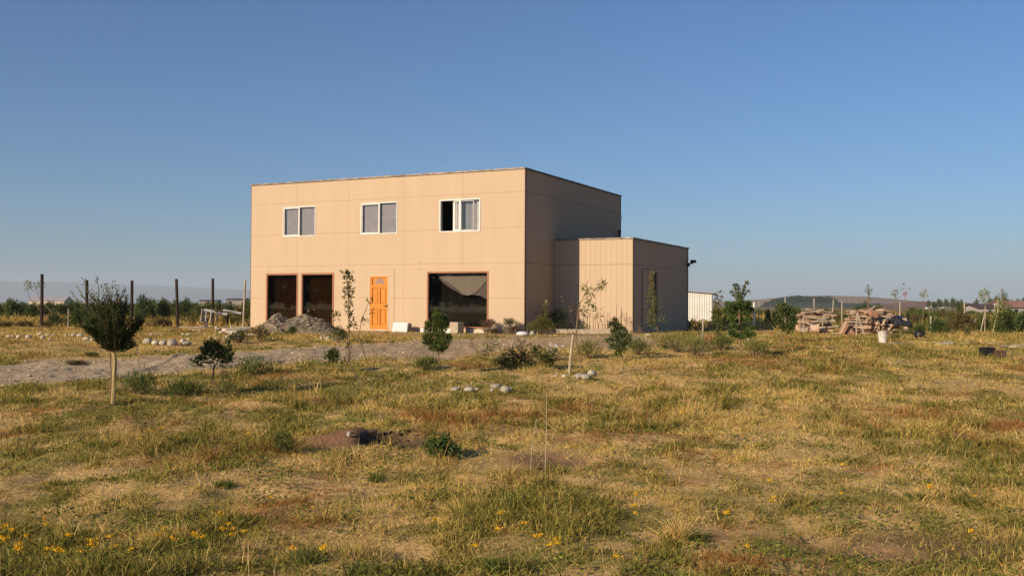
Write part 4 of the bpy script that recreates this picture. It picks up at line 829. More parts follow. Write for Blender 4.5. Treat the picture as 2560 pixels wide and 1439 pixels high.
for (cx_, cy_, w_, n_, l_) in ((975, 1112, .34, 240, 'dark clods of soil lying in and around the dug hole'),):
    b = P(cx_, cy_); xy = rng.normal(0, 1, (n_, 2))*np.array([w_*.6, w_*.55])+np.array([b.x, b.y]); pebbles(np.c_[xy, gz(xy[:, 0], xy[:, 1])], np.minimum(.008+.010*rng.exponential(1, n_), .045), 'soil_clods', np.array([(.085, .058, .038)])*rng.uniform(.5, 2.2, (n_, 1)), l_, 'clods')
for pts, l in (([(1362, 1185), (1366, 1080), (1366, 978)], 'tallest dry grass stalk standing alone in the foreground'), ([(1325, 1172), (1331, 1100), (1342, 1045)], 'thin leaning dry grass stalk left of the tallest one')):
    stake('grass_stalk', l, pts, [.0035, .003, .002], 'bark_pale', 'stalk')
FL = [(20, 1365), (35, 1375), (20, 1408), (48, 1400), (40, 1422), (55, 1428), (105, 1340), (108, 1352), (130, 1428), (137, 1432), (150, 1432), (182, 1388), (198, 1418), (232, 1420), (230, 1405), (290, 1405), (395, 1380), (410, 1362), (425, 1405), (475, 1375), (476, 1385), (548, 1330), (555, 1370), (570, 1350), (575, 1375), (585, 1365), (685, 1275), (775, 1302), (800, 1422), (808, 1430), (730, 1415), (1088, 1335), (1260, 1325), (1312, 1347), (1246, 1357), (1335, 1390), (1345, 1382), (1390, 1398), (1400, 1392), (1382, 1400), (1183, 1408), (1590, 1280), (1592, 1325), (1582, 1310), (1810, 1318), (1825, 1325), (1925, 1280), (1935, 1276), (1930, 1236), (2100, 1262), (2320, 1256), (2325, 1252), (2430, 1272), (2105, 1195), (1670, 1048), (1708, 1055), (90, 1050), (145, 1050), (400, 1095), (385, 1103), (440, 1112), (350, 1125), (620, 1115), (600, 1380), (1540, 1432), (1870, 1415), (2430, 1380), (70, 1385), (5, 1395), (270, 1385), (330, 1418), (500, 1400)]
def flower_proto():
    m = MB(); m.tube([(0, 0, -.03), (.006, 0, .07), (.004, .004, .125)], [.0022, .0018, .0015], 5); return m
flw_stem = None
for i, (x, y) in enumerate(FL):
    b = P(x, min(y, 1437))
    if flw_stem is None:
        root = empty('yellow_wildflower', b, 'small yellow wildflower in the turf', 'wildflower', 'yellow wildflowers in the turf')
        flw_stem = flower_proto().build('stem', attr_mat('flower_stem', 0), root, False, True)
        flw_stem.data.materials[0] = flat_mat('stem_green', (.09, .11, .03), .8)
        n = 34; u = unit(n); u[:, 2] = np.abs(u[:, 2])*.6
        flw_head = leaves(np.array([(.004, .004, .125)])+rng.normal(size=(n, 3))*np.array([.011, .011, .005]), u, np.full(n, .012), np.full(n, .009), pick(np.array([(.80, .46, .015), (.70, .38, .01), (.85, .55, .04)]), n, .15), 'blossom', M['veg'], root)
    else:
        root = empty('yellow_wildflower', b, 'small yellow wildflower in the turf', 'wildflower', 'yellow wildflowers in the turf')
        for ch in (flw_stem, flw_head):
            c = ch.copy(); COL.objects.link(c); c.parent = root
    root.rotation_euler = (random.uniform(-.2, .2), random.uniform(-.2, .2), random.uniform(0, 6.28)); s_ = random.uniform(.6, 1.1); root.scale = (s_, s_, random.uniform(.7, 1.1))

# --- stones
def stone(px, py, w_, h_, label, group=None, mat='stone', sink=.25, base=None):
    b = base or P(px, py); k = b.y/F*1.12; rx, rz = w_*k/2, h_*k/2
    import bmesh
    bm = bmesh.new(); bmesh.ops.create_icosphere(bm, subdivisions=3, radius=1); sx = random.uniform(0, 50)
    for v in bm.verts:
        q = 1+.16*(float(fbm(v.co.x*1.3+sx, v.co.y*1.3+v.co.z, 5, 3))-.5)*2
        v.co = Vector((v.co.x*rx*q, v.co.y*rx*q*.9, v.co.z*rz*q))
    me = bpy.data.meshes.new('stone'); bm.to_mesh(me); bm.free(); me.polygons.foreach_set('use_smooth', np.ones(len(me.polygons), bool)); me.materials.append(M[mat])
    o = bpy.data.objects.new('stone', me); COL.objects.link(o); o.location = b+Vector((0, 0, rz*(1-sink))); o.rotation_euler = (0, random.uniform(-.15, .15), random.uniform(0, .6))
    return tag(o, label, 'stone', group)
G1 = 'pale stones lined up on the far side of the track'
for x, y, w_, h_ in ((22, 843, 14, 7), (31, 843, 12, 7), (46, 845, 12, 10), (71, 846, 17, 12), (101, 838, 17, 9), (106, 848, 14, 12), (120, 840, 14, 7), (134, 840, 12, 8), (124, 850, 12, 6), (164, 843, 12, 10), (183, 842, 14, 11), (199, 843, 18, 12), (216, 851, 20, 10), (230, 853, 14, 8), (378, 839, 8, 7), (405, 839, 6, 5), (458, 838, 9, 7), (471, 839, 13, 8), (471, 848, 14, 5), (526, 845, 14, 5)):
    stone(x, y, w_*.85, h_*.85, 'pale stone in the scattered row beyond the track on the left', G1, 'stone_white' if random.random() < .45 else 'stone')
for i, (x, y, w_, h_, mt) in enumerate(((369, 861, 21, 16, 'stone'), (388, 862, 17, 13, 'stone_white'), (407, 862, 17, 12, 'stone'), (431, 865, 22, 18, 'stone'), (456, 856, 12, 10, 'stone_white'), (465, 862, 24, 10, 'stone_grey'))):
    stone(x, y, w_, h_, ['largest pale oval boulder at the left end of the near stone row', 'bright round boulder second in the near stone row', 'dull low boulder third in the near stone row', 'big rounded boulder fourth in the near stone row', 'small bright boulder behind the dark one', 'flat dark boulder at the right end of the near stone row'][i], 'near stone row beyond the track', mt)
for i, (x, y, w_, h_, mt) in enumerate(((1138, 976, 28, 9, 'stone'), (1173, 979, 24, 13, 'stone'), (1193, 974, 12, 6, 'stone_grey'), (1230, 980, 10, 11, 'stone'), (1240, 972, 28, 15, 'stone_grey'), (1263, 983, 24, 20, 'stone'), (1276, 976, 10, 8, 'stone'))):
    stone(x, y, w_, h_, ['flat half-buried stone at the left end of the field stone group', 'low oval stone left of the gap in the field stone group', 'tiny grey stone in the gap of the field stone group', 'small upright stone left of the big round one', 'broad grey stone behind the big round one', 'big round light stone at the right of the field stone group', 'small stone half hidden behind the big round one'][i], 'stone group in the field', mt)
for i, (x, y, w_, h_, mt) in enumerate(((1411, 943, 12, 8, 'stone_white'), (1390, 942, 14, 5, 'stone'), (1446, 947, 26, 15, 'stone_grey'), (1464, 948, 24, 15, 'stone_grey'), (1478, 939, 18, 15, 'stone_white'), (1493, 935, 8, 4, 'stone'))):
    stone(x, y, w_, h_, ['small white stone left of the support pole', 'flat stone in the grass left of the pole stones', 'rounded grey stone right of the support pole', 'grey stone touching the white one beside the pole', 'white stone at the right of the pole stones', 'tiny stone beyond the white pole stone'][i], 'stones round the support pole', mt)
stone(1331, 838, 11, 12, 'round beige stone between the white sack and the round bush')
stone(872, 1092, 9, 12, 'small grey stone on the bare earth left of the hole', None, 'stone')
stone(1578, 828, 12, 9, 'white stone at the foot of the annex corner', None, 'stone_white')
stone(1620, 840, 14, 7, 'white stone in front of the annex side', None, 'stone_white')
stone(1777, 846, 8, 4, 'small white stone under the leafy shrub', None, 'stone_white'); stone(1872, 850, 9, 5, 'small white stone right of the tall pine trunk', None, 'stone_white')
stone(2545, 872, 40, 14, 'pale heap of gravelly earth at the right edge', None, 'concrete', .5)

# --- things along the front of the house
cr = empty('slatted_crate', hw(-4.68, -.55, .0), 'white slatted foam crate tipped against the front wall right of the door', 'crate', rz=-HA)
for i in range(5):
    bevel(MB().box((-.31, -.02-.0*i, .005+.069*i), (.31, .22, .068+.069*i)).build('slat', M['white'], cr), .008)
MB().box((.312, .0, .02), (.34, .2, .34)).build('end_board', M['pot'], cr); cr.rotation_euler = (R(-14), 0, -HA)  # grey end piece: shade of the white crate's side put into colour
o = bevel(MB().box((-.20, -.16, 0), (.20, .16, .40)).build('concrete_block', M['concrete']), .02); o.location = hw(-2.30, -.62, -.02); o.rotation_euler = (0, .04, -HA-.25); tag(o, 'upright beige concrete block in front of the picture window', 'block')
for x0_, x1_, l, mt in ((-4.05, -3.5, 'short white board on the ground left of the young pine', 'white'), (-3.42, -2.62, 'white board leaning on the wall left of the concrete block', 'white'), (-2.1, -1.36, 'cream board leaning below the picture window', 'cream')):
    o = bevel(MB().box((x0_, 0, 0), (x1_, .03, .14)).build('board', M[mt]), .004); o.location = hw(0, -.16, -.005); o.rotation_euler = (R(-12), 0, -HA); tag(o, l, 'board')
sk = stone(1307, 839, 30, 12, 'white filled sack lying at the house corner', None, 'metalwhite'); sk.name = 'sack'; sk['category'] = 'sack'
for a_, b_, l, mt in (((.55, 1.35), (2.85, 2.05), 'beige timber edging board in front of the annex wall', 'concrete'), ((.10, .05), (.56, 1.30), 'grey shaded edging board running back from the house corner', 'wood_grey')):  # the second board's grey has the house shadow put into its colour
    v = Vector((b_[0]-a_[0], b_[1]-a_[1], 0)); o = bevel(MB().box((0, 0, -.05), (v.length, .06, .15)).build('edging_board', M[mt]), .01); o.location = hw(a_[0], a_[1], 0); o.rotation_euler = (0, 0, -HA+math.atan2(v.y, v.x)); tag(o, l, 'board')
# soil mound and the rubble left of the house
def mound(name, label, c, w_, d_, profile, mat, seed, cat='mound'):
    n, m_ = 72, 34; V = []; hs = []
    for j in range(m_):
        for i in range(n):
            u = i/(n-1)*2-1; v = j/(m_-1)*2-1
            h = np.interp(u, [p[0] for p in profile], [p[1] for p in profile])*max(0, 1-v*v)**.9
            h *= .78+.44*float(fbm(u*4, v*3, seed, 4)); h += .10*(float(fbm(u*11, v*7, seed+9, 3))-.5)*min(1, h*6)
            x, y = c.x+u*w_/2, c.y+v*d_/2; V.append((x-c.x, y-c.y, float(gz(x, y))-c.z-.02+h))
    ii = np.arange(n*m_).reshape(m_, n)
    o = np_mesh(name, V, [np.stack([ii[:-1, :-1], ii[:-1, 1:], ii[1:, 1:], ii[1:, :-1]], -1).reshape(-1, 4)], M[mat], None, None, False); o.location = c; return tag(o, label, cat)
c = PD(752, 34.2)
mound('soil_mound', 'heap of grey-brown soil under the two dark ground-floor windows', c, 3.05, 2.2, [(-1, 0), (-.85, .24), (-.62, .60), (-.48, .63), (-.35, .46), (-.2, .46), (.0, .60), (.15, .60), (.4, .46), (.6, .36), (.85, .15), (1, 0)], 'soil', 12)
npb2 = 500; a = rng.uniform(-1, 1, (npb2, 2)); a = a[(a**2).sum(1) < 1]; xq = c.x+a[:, 0]*1.5; yq = c.y+a[:, 1]*1.1-.35
hq = np.interp(a[:, 0], [-1, -.85, -.55, -.2, .05, .4, 1], [0, .22, .6, .45, .6, .45, 0])*np.clip(1-((yq-c.y)/1.1)**2, 0, 1)**.9*.95
pebbles(np.c_[xq, yq, gz(xq, yq)+hq], np.minimum(.02+.02*rng.exponential(1, len(a)), .10), 'clods', np.array([(.25, .20, .15)])*rng.uniform(.5, 1.6, (len(a), 1)), 'clods and pebbles lying on the soil mound', 'clods')
stake('plank', 'pale plank lying slanted on the soil mound', [(703, 826), (690, 819), (672, 810)], .035, 'wood', 'plank', base=PD(703, 32.9)+Vector((0, 0, .02)))
G2 = 'rubble left of the house'
for i in range(26):
    x = random.gauss(575, 38); y = random.uniform(818, 848); stone(x, y, random.uniform(6, 15), random.uniform(4, 9), 'broken pale stone in the rubble left of the house', G2, random.choice(['stone_white', 'stone', 'cream']))
for i in range(12): stone(random.uniform(800, 852), random.uniform(838, 851), random.uniform(5, 12), random.uniform(4, 8), 'whitish stone in the small heap at the mound foot', 'whitish stones at the mound foot', random.choice(['stone_white', 'stone']))
def plank(p0, p1, wd, th, label, mat, dz=0, cat='plank', name='plank'):
    a, b = Vector(p0), Vector(p1); v = b-a; o = bevel(MB().box((0, -wd/2, 0), (v.length, wd/2, th)).build(name, M[mat]), .004)
    o.location = a+Vector((0, 0, dz)); o.rotation_euler = (0, -math.asin(max(-1, min(1, v.z/v.length))), math.atan2(v.y, v.x)); return tag(o, label, cat)
g = lambda px, d, z=0: PD(px, d)+Vector((0, 0, z))
plank(g(560, 33, .06), g(622, 33.4, .12), .5, .10, 'beige slab lying on the rubble left of the house', 'cream', cat='slab', name='slab')
plank(g(556, 32.4, .02), g(600, 32.2, .05), .3, .07, 'pinkish broken slab below the beige one', 'concrete', cat='slab', name='slab')
plank(g(452, 36, .12), g(522, 35.6, .10), .2, .03, 'long grey plank under the white frame', 'wood_grey'); plank(g(478, 35, .06), g(508, 34.2, .04), .16, .03, 'short grey plank in front of the long one', 'wood_grey')
plank(g(424, 35, .03), g(444, 35.2, .05), .12, .04, 'pale scrap of plank under the dark post', 'wood'); plank(g(434, 36, .1), g(470, 36.3, .13), .12, .03, 'brown scrap plank behind the grey ones', 'bark')
fr = empty('wooden_frame', g(528, 36.2, .10), 'broken white-grey wooden frame propped up left of the house', 'frame')
k = 36.2/F; L_ = lambda x, y, dy=0: W(x, y, 36.2)-fr.location+Vector((0, dy, 0))
def bar(p, q, r, nm, mt):
    m = MB(); p, q = Vector(p), Vector(q); z = (q-p).normalized(); x_ = z.orthogonal().normalized(); MM = Matrix.Translation(p) @ Matrix((x_, z.cross(x_), z)).transposed().to_4x4(); m.box((-r, -r*.5, 0), (r, r*.5, (q-p).length), MM); m.build(nm, M[mt], fr)
bar(L_(505, 803), L_(508, 771), .055, 'upright', 'wood_grey'); bar(L_(514, 803), L_(516, 774, .03), .022, 'upright', 'metalwhite'); bar(L_(526, 804), L_(528, 777, .06), .022, 'upright', 'metalwhite'); bar(L_(540, 804), L_(541, 779, .1), .03, 'upright', 'wood_grey')
bar(L_(510, 774), L_(562, 786, .3), .045, 'rail', 'metalwhite'); bar(L_(548, 776, .5), L_(588, 784, .8), .05, 'rail', 'metalwhite'); bar(L_(510, 773, .02), L_(548, 775, .5), .02, 'rail', 'bark'); bar(L_(535, 778), L_(570, 779, .6), .018, 'rail', 'bark'); bar(L_(563, 805, .3), L_(563, 786, .3), .04, 'upright', 'post_dark')
m = MB(); m.box((L_(517, 0).x, .05, .0), (L_(527, 0).x, .08, .36)); m.build('panel', M['brown'], fr)
for x0_, y0_, x1_, y1_, l, mt in ((536, 832, 566, 826, 'tan scrap plank at the left of the rubble', 'wood'), (590, 838, 632, 830, 'grey scrap plank lying across the front of the rubble', 'wood_grey'), (604, 822, 640, 826, 'light scrap plank at the right of the rubble', 'wood'), (500, 818, 532, 822, 'thin tan scrap plank left of the rubble', 'wood'), (616, 842, 650, 846, 'low tan scrap plank between the rubble and the mound', 'wood')):
    p, q = P(x0_, y0_), P(x1_, y1_); plank(p+Vector((0, 0, .06)), q+Vector((0, 0, random.uniform(.05, .14))), .11, .035, l, mt)
b = P(598, 856); bush('daisy_bush', 'dark low bush with white daisies in front of the rubble', 'bush', b, .62, .28, 800, (.05, .018), G_DARK*.9, k=12)
plant('daisies', 'loose cluster of white daisies on thin stems by the rubble', 'flowers', P(582, 852), [([(580, 5000), (582, 842)], .003, .002), ([(596, 5000), (598, 838)], .003, .002)], [(x, y, 2.2, 1.6, 7, np.array([(.8, .77, .7)])) for x, y in ((570, 836), (596, 839), (560, 846), (587, 846), (612, 844), (566, 843), (580, 834), (627, 838), (558, 850), (590, 850))]+[(585, 848, 20, 8, 60, G_OLIVE)], (.05, .022), G_OLIVE, parts=('stem', 'blossom'))
for x, y, wv, hv, l in ((730, 826, .32, .3, 'green weed on the front of the soil mound'), (843, 842, .45, .42, 'green weed at the right foot of the soil mound'), (648, 838, .5, .4, 'dry weed at the left foot of the soil mound')):
    bush('weed', l, 'weed', P(x, y+14), wv, hv, 500, (.07, .024), G_BROWN*1.6 if 'dry' in l else G_MID, k=9)

# ------------------------------------------------------------------ left background: fence posts, hedge, far buildings
def post(px, yb, yt, wpx, label, mat, depth, group, lean=0, cat='post'):
    b = PD(px, depth); t = W(px+lean, yt, depth)-b; r = wpx*depth/F/2; m = MB()
    m.tube([(0, 0, -.1), Vector(t)*.5+Vector((random.uniform(-.01, .01), 0, 0)), t], [r, r*.97, r*.93], 9, wob=.12); o = m.build('fence_post', M[mat]); o.location = b
    return tag(o, label, cat, group)
LP = [(104, 685, 8, 37.5, 1, 'tallest dark fence post, leftmost, beside two pale treelets'), (217, 700, 8, 41, 0, 'dark fence post rising behind the crown of the broom tree'), (329, 701, 7.5, 43, 1, 'dark fence post just right of the broom tree crown'),
      (445, 697, 7.5, 40, -4, 'dark fence post leaning left, left of the white frame'), (532, 696, 7, 42, 0, 'dark fence post standing behind the white frame')]
for px, yt, wpx, dd, ln, l in LP: post(px, 0, yt, wpx, l, 'post_dark', dd, 'dark fence posts on the left', ln)
post(608, 0, 700, 5.5, 'thin pale grey post against the left wall of the house', 'post_pale', 40, None, 5)
post(171, 0, 772, 3, 'thin pale stake among the dark bushes left of the broom tree', 'post_pale', 38, None, 0, 'stake')

def bush_mesh(name, n, leaf, pal, flat=.8, k=26):
    Ps, Ds, Cs = [], [], []
    for i in range(k):
        a = random.uniform(0, 6.283); el = random.uniform(0, 1.45); q = random.uniform(.4, .85)
        c = np.array([math.cos(a)*math.cos(el)*q, math.sin(a)*math.cos(el)*q, (.2+.75*math.sin(el)*q)*flat]); nn = n//k; u = unit(nn)
        Ps.append(c+u*(rng.uniform(0, 1, (nn, 1))**.5)*random.uniform(.2, .36)); Ds.append(u+rng.normal(size=(nn, 3))*.5+np.array([0, 0, .3])); Cs.append(pick(pal, nn)*random.uniform(.7, 1.25))
    Pn = np.concatenate(Ps); Pn[:, 2] = np.abs(Pn[:, 2]); nn = len(Pn)
    o = leaves(Pn, np.concatenate(Ds), leaf*rng.uniform(.6, 1.3, nn), leaf*.5*rng.uniform(.7, 1.2, nn), np.concatenate(Cs), name, M['veg']); me = o.data; bpy.data.objects.remove(o); return me
BM = {k: bush_mesh('foliage', 1700, .13, p) for k, p in dict(dark=G_DARK*1.25, mid=G_MID*1.15, olive=G_OLIVE*1.05, brown=G_BROWN, pale=G_PALE).items()}
def far_bush(px, yt, wpx, depth, kind, label, group=None, name='shrub', cat='shrub', z=None):
    b = PD(px, depth); o = bpy.data.objects.new(name, BM[kind]); COL.objects.link(o); o.location = b
    h = W(px, yt, depth).z-b.z; r = wpx*depth/F/2; o.scale = (r, r, max(.1, h)); o.rotation_euler = (0, 0, random.uniform(0, 6.28)); return tag(o, label, cat, group)
GH = 'hedge belt behind the dark posts'
x = -60
while x < 640:
    wv = random.uniform(38, 66); top = np.interp(x, [-60, 120, 200, 320, 420, 500, 560, 640], [748, 750, 749, 748, 747, 752, 752, 748])+random.uniform(-3, 5)
    far_bush(x, top, wv, random.uniform(58, 72), random.choice(['dark', 'mid', 'mid', 'olive']), 'green shrub in the continuous belt behind the dark fence posts', GH); x += wv*.52
for (px, yt, wv, dd, k, l) in ((362, 729, 62, 56, 'dark', 'tallest shrub of the left belt, between the third and fourth dark posts'), (462, 738, 50, 56, 'dark', 'rounded dark shrub right of the leaning dark post'), (410, 740, 40, 57, 'mid', 'shrub just left of the leaning dark post'), (30, 742, 60, 60, 'mid', 'shrub at the far left edge of the belt'),
                               (200, 766, 80, 40.5, 'dark', 'big dark bush directly behind the broom tree crown'), (142, 778, 60, 41, 'dark', 'dark bush right of the leftmost post'), (255, 770, 60, 42, 'dark', 'dark bush hidden by the broom tree'), (60, 798, 60, 39.5, 'brown', 'low brownish scrub left of the leftmost post'), (15, 800, 50, 39.5, 'olive', 'low olive scrub at the left edge'), (120, 800, 40, 39.2, 'brown', 'low brown scrub at the foot of the leftmost post'),
                               (620, 742, 40, 52, 'mid', 'shrub showing at the left corner of the house'), (602, 758, 50, 46, 'olive', 'olive shrub behind the thin pale post'), (484, 772, 40, 44, 'olive', 'olive shrub behind the white frame'), (570, 780, 60, 43, 'olive', 'low shrub right of the white frame'), (400, 790, 60, 41, 'brown', 'low brown growth left of the leaning dark post'), (230, 880, 46, 19.3, 'olive', 'low tussock on the bank under the broom tree'), (190, 897, 70, 18.7, 'brown', 'brown tussock on the bank at the far edge of the track')):
    far_bush(px, yt, wv, dd, k, l)
for px, top, l, wv in ((68, 700, 'thin pale treelet left of the leftmost dark post', 7), (92, 700, 'thin pale treelet right behind the leftmost dark post', 10)):
    b = PD(px, 52); plant('treelet', l, 'tree', b, [([(px+6, 5000), (px+5, 745), (px, 725)], .02, .008)], [(px, 712, wv, 11, 26), (px+2, 722, wv*.8, 8, 16), (px+(12 if wv > 8 else 0), 712, wv*.8, 9, 20)], (.16, .05), G_PALE, parts=('trunk', 'crown'))
def gabled(name, label, px0, px1, dist, wallh, roofh, dep, wmat, rmat, rz=0, ridge_x=True, cat='house', wins=()):
    a = PD(px0, dist); b = PD(px1, dist); wd = (b-a).length; o = empty(name, a, label, cat, rz=rz)
    m = MB(); m.add([(0,0,0),(wd,0,0),(wd,dep,0),(0,dep,0),(0,0,wallh),(wd,0,wallh),(wd,dep,wallh),(0,dep,wallh),(0,dep/2,wallh+roofh*.97),(wd,dep/2,wallh+roofh*.97)], [(0,1,5,4),(2,3,7,6),(3,2,1,0)], [])
    m.q += [[1,2,6,5],[3,0,4,7]]; m.t += [[4,8,7],[5,6,9]]; m.build('wall', M[wmat], o)
    e = .3; m = MB(); V = [(-e,-e,wallh-.05),(wd+e,-e,wallh-.05),(wd+e,dep/2,wallh+roofh),(-e,dep/2,wallh+roofh),(-e,dep+e,wallh-.05),(wd+e,dep+e,wallh-.05)]; V2 = [(x_, y_, z_+.09) for x_, y_, z_ in V]
    m.add(V+V2, [(0,3,2,1),(3,4,5,2),(6,7,8,9),(9,8,11,10),(0,1,7,6),(5,4,10,11),(0,6,9,3),(3,9,10,4),(1,2,8,7),(2,5,11,8)]); m.build('roof', M[rmat], o)
    for i, (u0, u1, z0, z1) in enumerate(wins): MB().box((u0*wd, -.04, z0), (u1*wd, -.005, z1)).build('window', M['black'], o)
    return o
h1 = gabled('house', 'far low house with white gable and lilac-grey roof at the left horizon', 72, 160, 400, 1.6, 1.9, 8, 'cream', 'lilacroof', 0)
h2 = gabled('shed', 'far grey shed with a pale end at the horizon left of the house', 566, 612, 300, 2.1, .4, 5, 'wood_grey', 'roof', cat='shed', wins=((.1, .3, .9, 1.6),)); h3 = gabled('shed', 'far flat grey shed left of the paler one on the horizon', 498, 542, 320, 1.8, .3, 5, 'wood_grey', 'roof', cat='shed', wins=((.4, .6, .9, 1.5),))

# ------------------------------------------------------------------ right background
sh = empty('metal_shed', PD(1712, 58), 'white corrugated metal shed just right of the annex', 'shed', rz=-R(12)); d0 = 58
m = MB(); L_ = (1776-1712)*d0/F/math.cos(R(12)); n = 44; V = []; za, zb = W(1722, 728, d0).z-PLATEAU, W(1776, 735, d0-.3).z-PLATEAU
V = []
for i in range(n+1):
    u = i/n; y = .02*math.sin(i*3.1416*.999/1.0)*1 if i % 2 else .0; V += [(u*L_, .025*(i % 4 in (1, 2)), -.1), (u*L_, .025*(i % 4 in (1, 2)), za+(zb-za)*u)]
m.add(V, [(2*i, 2*i+2, 2*i+3, 2*i+1) for i in range(n)]); m.build('front_wall', M['metalwhite'], sh)
MB().box((L_+.002, .0, -.1), (L_+.05, 2.4, zb-.02)).build('side_wall', M['wall_grey'], sh); MB().box((-.05, 2.3, -.1), (L_, 2.4, zb-.05)).build('rear_wall', M['wall_grey'], sh)
m = MB(); m.add([(-.1,-.15,za+.012),(L_+.35,-.15,zb+.012),(L_+.35,2.6,zb-.05),(-.1,2.6,za-.05),(-.1,-.15,za+.05),(L_+.35,-.15,zb+.05),(L_+.35,2.6,zb),(-.1,2.6,za)], [(0,3,2,1),(4,5,6,7),(0,1,5,4),(1,2,6,5),(2,3,7,6),(3,0,4,7)]); m.build('roof', M['lilacroof'], sh)
post(1885, 0, 755, 5, 'white painted post right of the tall pine', 'metalwhite', 41, None)
RP = [(1897, 754, 2.4, 46, 'thin pale stake right of the white post'), (1963, 743, 3.2, 47, 'pale fence post above the dense round sapling'), (2035, 745, 3.4, 46, 'pale fence post behind the left woodpile'), (2079, 749, 3.2, 48, 'leaning pale fence post right of the left woodpile'), (2105, 752, 3.4, 44, 'pale fence post standing between the two woodpiles'), (2250, 755, 3.4, 46, 'pale fence post behind the right woodpile'), (2411, 752, 3.6, 50, 'pale fence post above the brown bush'), (2487, 757, 3.2, 50, 'pale fence post left of the tree with a bare tip'), (2327, 790, 5, 38, 'weathered post in front of the broad dark bush')]
for px, yt, wpx, dd, l in RP: post(px, 0, yt, wpx, l, 'post_pale', dd, 'pale fence posts on the right', 5 if 'leaning' in l else 0)
GR = 'scrub behind the right fence'
for i in range(46):
    px = random.uniform(1770, 2620); dd = random.uniform(55, 115); far_bush(px, 770-random.uniform(-6, 8)+(px-1800)*.004, random.uniform(22, 60), dd, random.choice(['mid', 'olive', 'mid', 'dark', 'brown']), 'low green scrub bush on the plain behind the right-hand fence posts', GR)
BR = [(2155, 748, 60, 50, 'dark', 'big rounded dark green bush behind the right woodpile'), (2195, 757, 50, 51, 'mid', 'green bush right of the big rounded dark one'), (2265, 770, 26, 47, 'mid', 'small green bush right of the pale post behind the right woodpile'), (1945, 757, 34, 48, 'olive', 'dark olive bush above the dense round sapling'), (1920, 768, 20, 50, 'mid', 'small bush right of the thin stake'),
      (2346, 790, 62, 37, 'dark', 'broad dark green bush right of the black planter bag'), (2328, 776, 18, 38.5, 'dark', 'small dark bush above the broad dark one'), (2398, 764, 66, 40, 'brown', 'large reddish brown bush left of the green and gold one'), (2400, 748, 26, 46, 'dark', 'dark bush tip rising above the reddish brown bush'), (2440, 775, 50, 44, 'olive', 'green and gold bush right of the reddish brown one'), (2458, 780, 40, 40, 'mid', 'green bush at the foot of the pale treelet on the right'),
      (2508, 756, 60, 39, 'dark', 'tall dark bush under the bare tree tip at the right'), (2498, 775, 40, 38, 'mid', 'green bush in front of the tall dark one'), (2550, 772, 60, 42, 'dark', 'dark hedge-like bush at the right edge below the red roofed house'), (2420, 806, 20, 35, 'olive', 'small olive tuft right of the broad dark bush'), (2210, 800, 30, 36.5, 'mid', 'green growth at the foot of the right woodpile'), (2272, 796, 28, 37.5, 'mid', 'green weeds behind the board at the right end of the woodpile'), (2268, 818, 44, 34, 'olive', 'weeds between the bucket and the black planter bag'), (2238, 832, 40, 30, 'olive', 'leafy weeds just right of the white bucket'), (1832, 768, 20, 60, 'olive', 'bush between the shed and the tall pine'), (1815, 785, 30, 50, 'olive', 'olive bush below the shed corner'), (1735, 800, 40, 44, 'brown', 'brown weeds in front of the white shed')]
for px, yt, wv, dd, k, l in BR: far_bush(px, yt, wv, dd, k, l, None, 'bush', 'bush')
def treelet(px, yt, dd, l, pal, tufts, leaf=(.15, .04), bark='bark', base_y=5000, name='treelet'):
    plant(name, l, 'tree', PD(px, dd), [([(px, base_y), (px+1, 775), (px, yt+8)], .025, .007)], tufts, leaf, pal, bark=bark)
b = PD(2171, 49); plant('pine_sapling', 'dark pine tip with upturned shoots above the right woodpile', 'pine', b, [([(2172, 5000), (2172, 745), (2171, 713)], .04, .016), ([(2172, 734), (2164, 728), (2165, 724)], .02, .012), ([(2172, 734), (2179, 728), (2179, 722)], .02, .012)], [(2171, 718, 1.3, 6, 30), (2172, 730, 1.6, 6, 30), (2165, 726, 1.6, 4, 20), (2179, 725, 1.6, 5, 20), (2172, 738, 3, 4, 30), (2172, 750, 12, 6, 40)], (.10, .02), G_DARK*1.6, mode='needle')
treelet(2239, 728, 45, 'pale wispy treelet above the right end of the woodpile', G_PALE, [(2238, 735, 6, 8, 24), (2243, 738, 4, 6, 12), (2236, 728, 4, 4, 8), (2240, 748, 3, 5, 8)])
treelet(2310, 728, 45, 'pale wispy treelet above the broad dark bush', G_PALE*.9, [(2311, 735, 8, 7, 26), (2316, 730, 5, 5, 14), (2306, 741, 5, 5, 14)])
treelet(2264, 730, 45, 'spindly treelet with a reddish leaf tuft between two pale ones', G_PALE, [(2264, 735, 2.2, 5, 16, np.array([(.42, .06, .07), (.5, .1, .1)])), (2254, 722, 2, 2, 4, G_MID), (2273, 722, 2, 2, 4, G_MID), (2262, 711, 2, 2, 3, G_MID)], (.11, .04))
treelet(2463, 718, 39, 'pale green treelet tied to a stake left of the bare tree tip', G_PALE*np.array([.9, 1, .8]), [(2460, 728, 5, 8, 20), (2461, 738, 9, 8, 40), (2468, 735, 6, 6, 20), (2455, 742, 6, 7, 24), (2462, 750, 9, 7, 36), (2456, 755, 7, 6, 22)], (.13, .04), 'bark_pale')
treelet(2494, 735, 38, 'light olive treelet in front of the bare tree tip', G_LIGHT, [(2499, 740, 4, 8, 14), (2500, 755, 6, 9, 24), (2497, 768, 8, 9, 36), (2502, 780, 8, 9, 36), (2510, 775, 7, 8, 24), (2494, 785, 8, 7, 26)], (.12, .045), 'bark_pale')
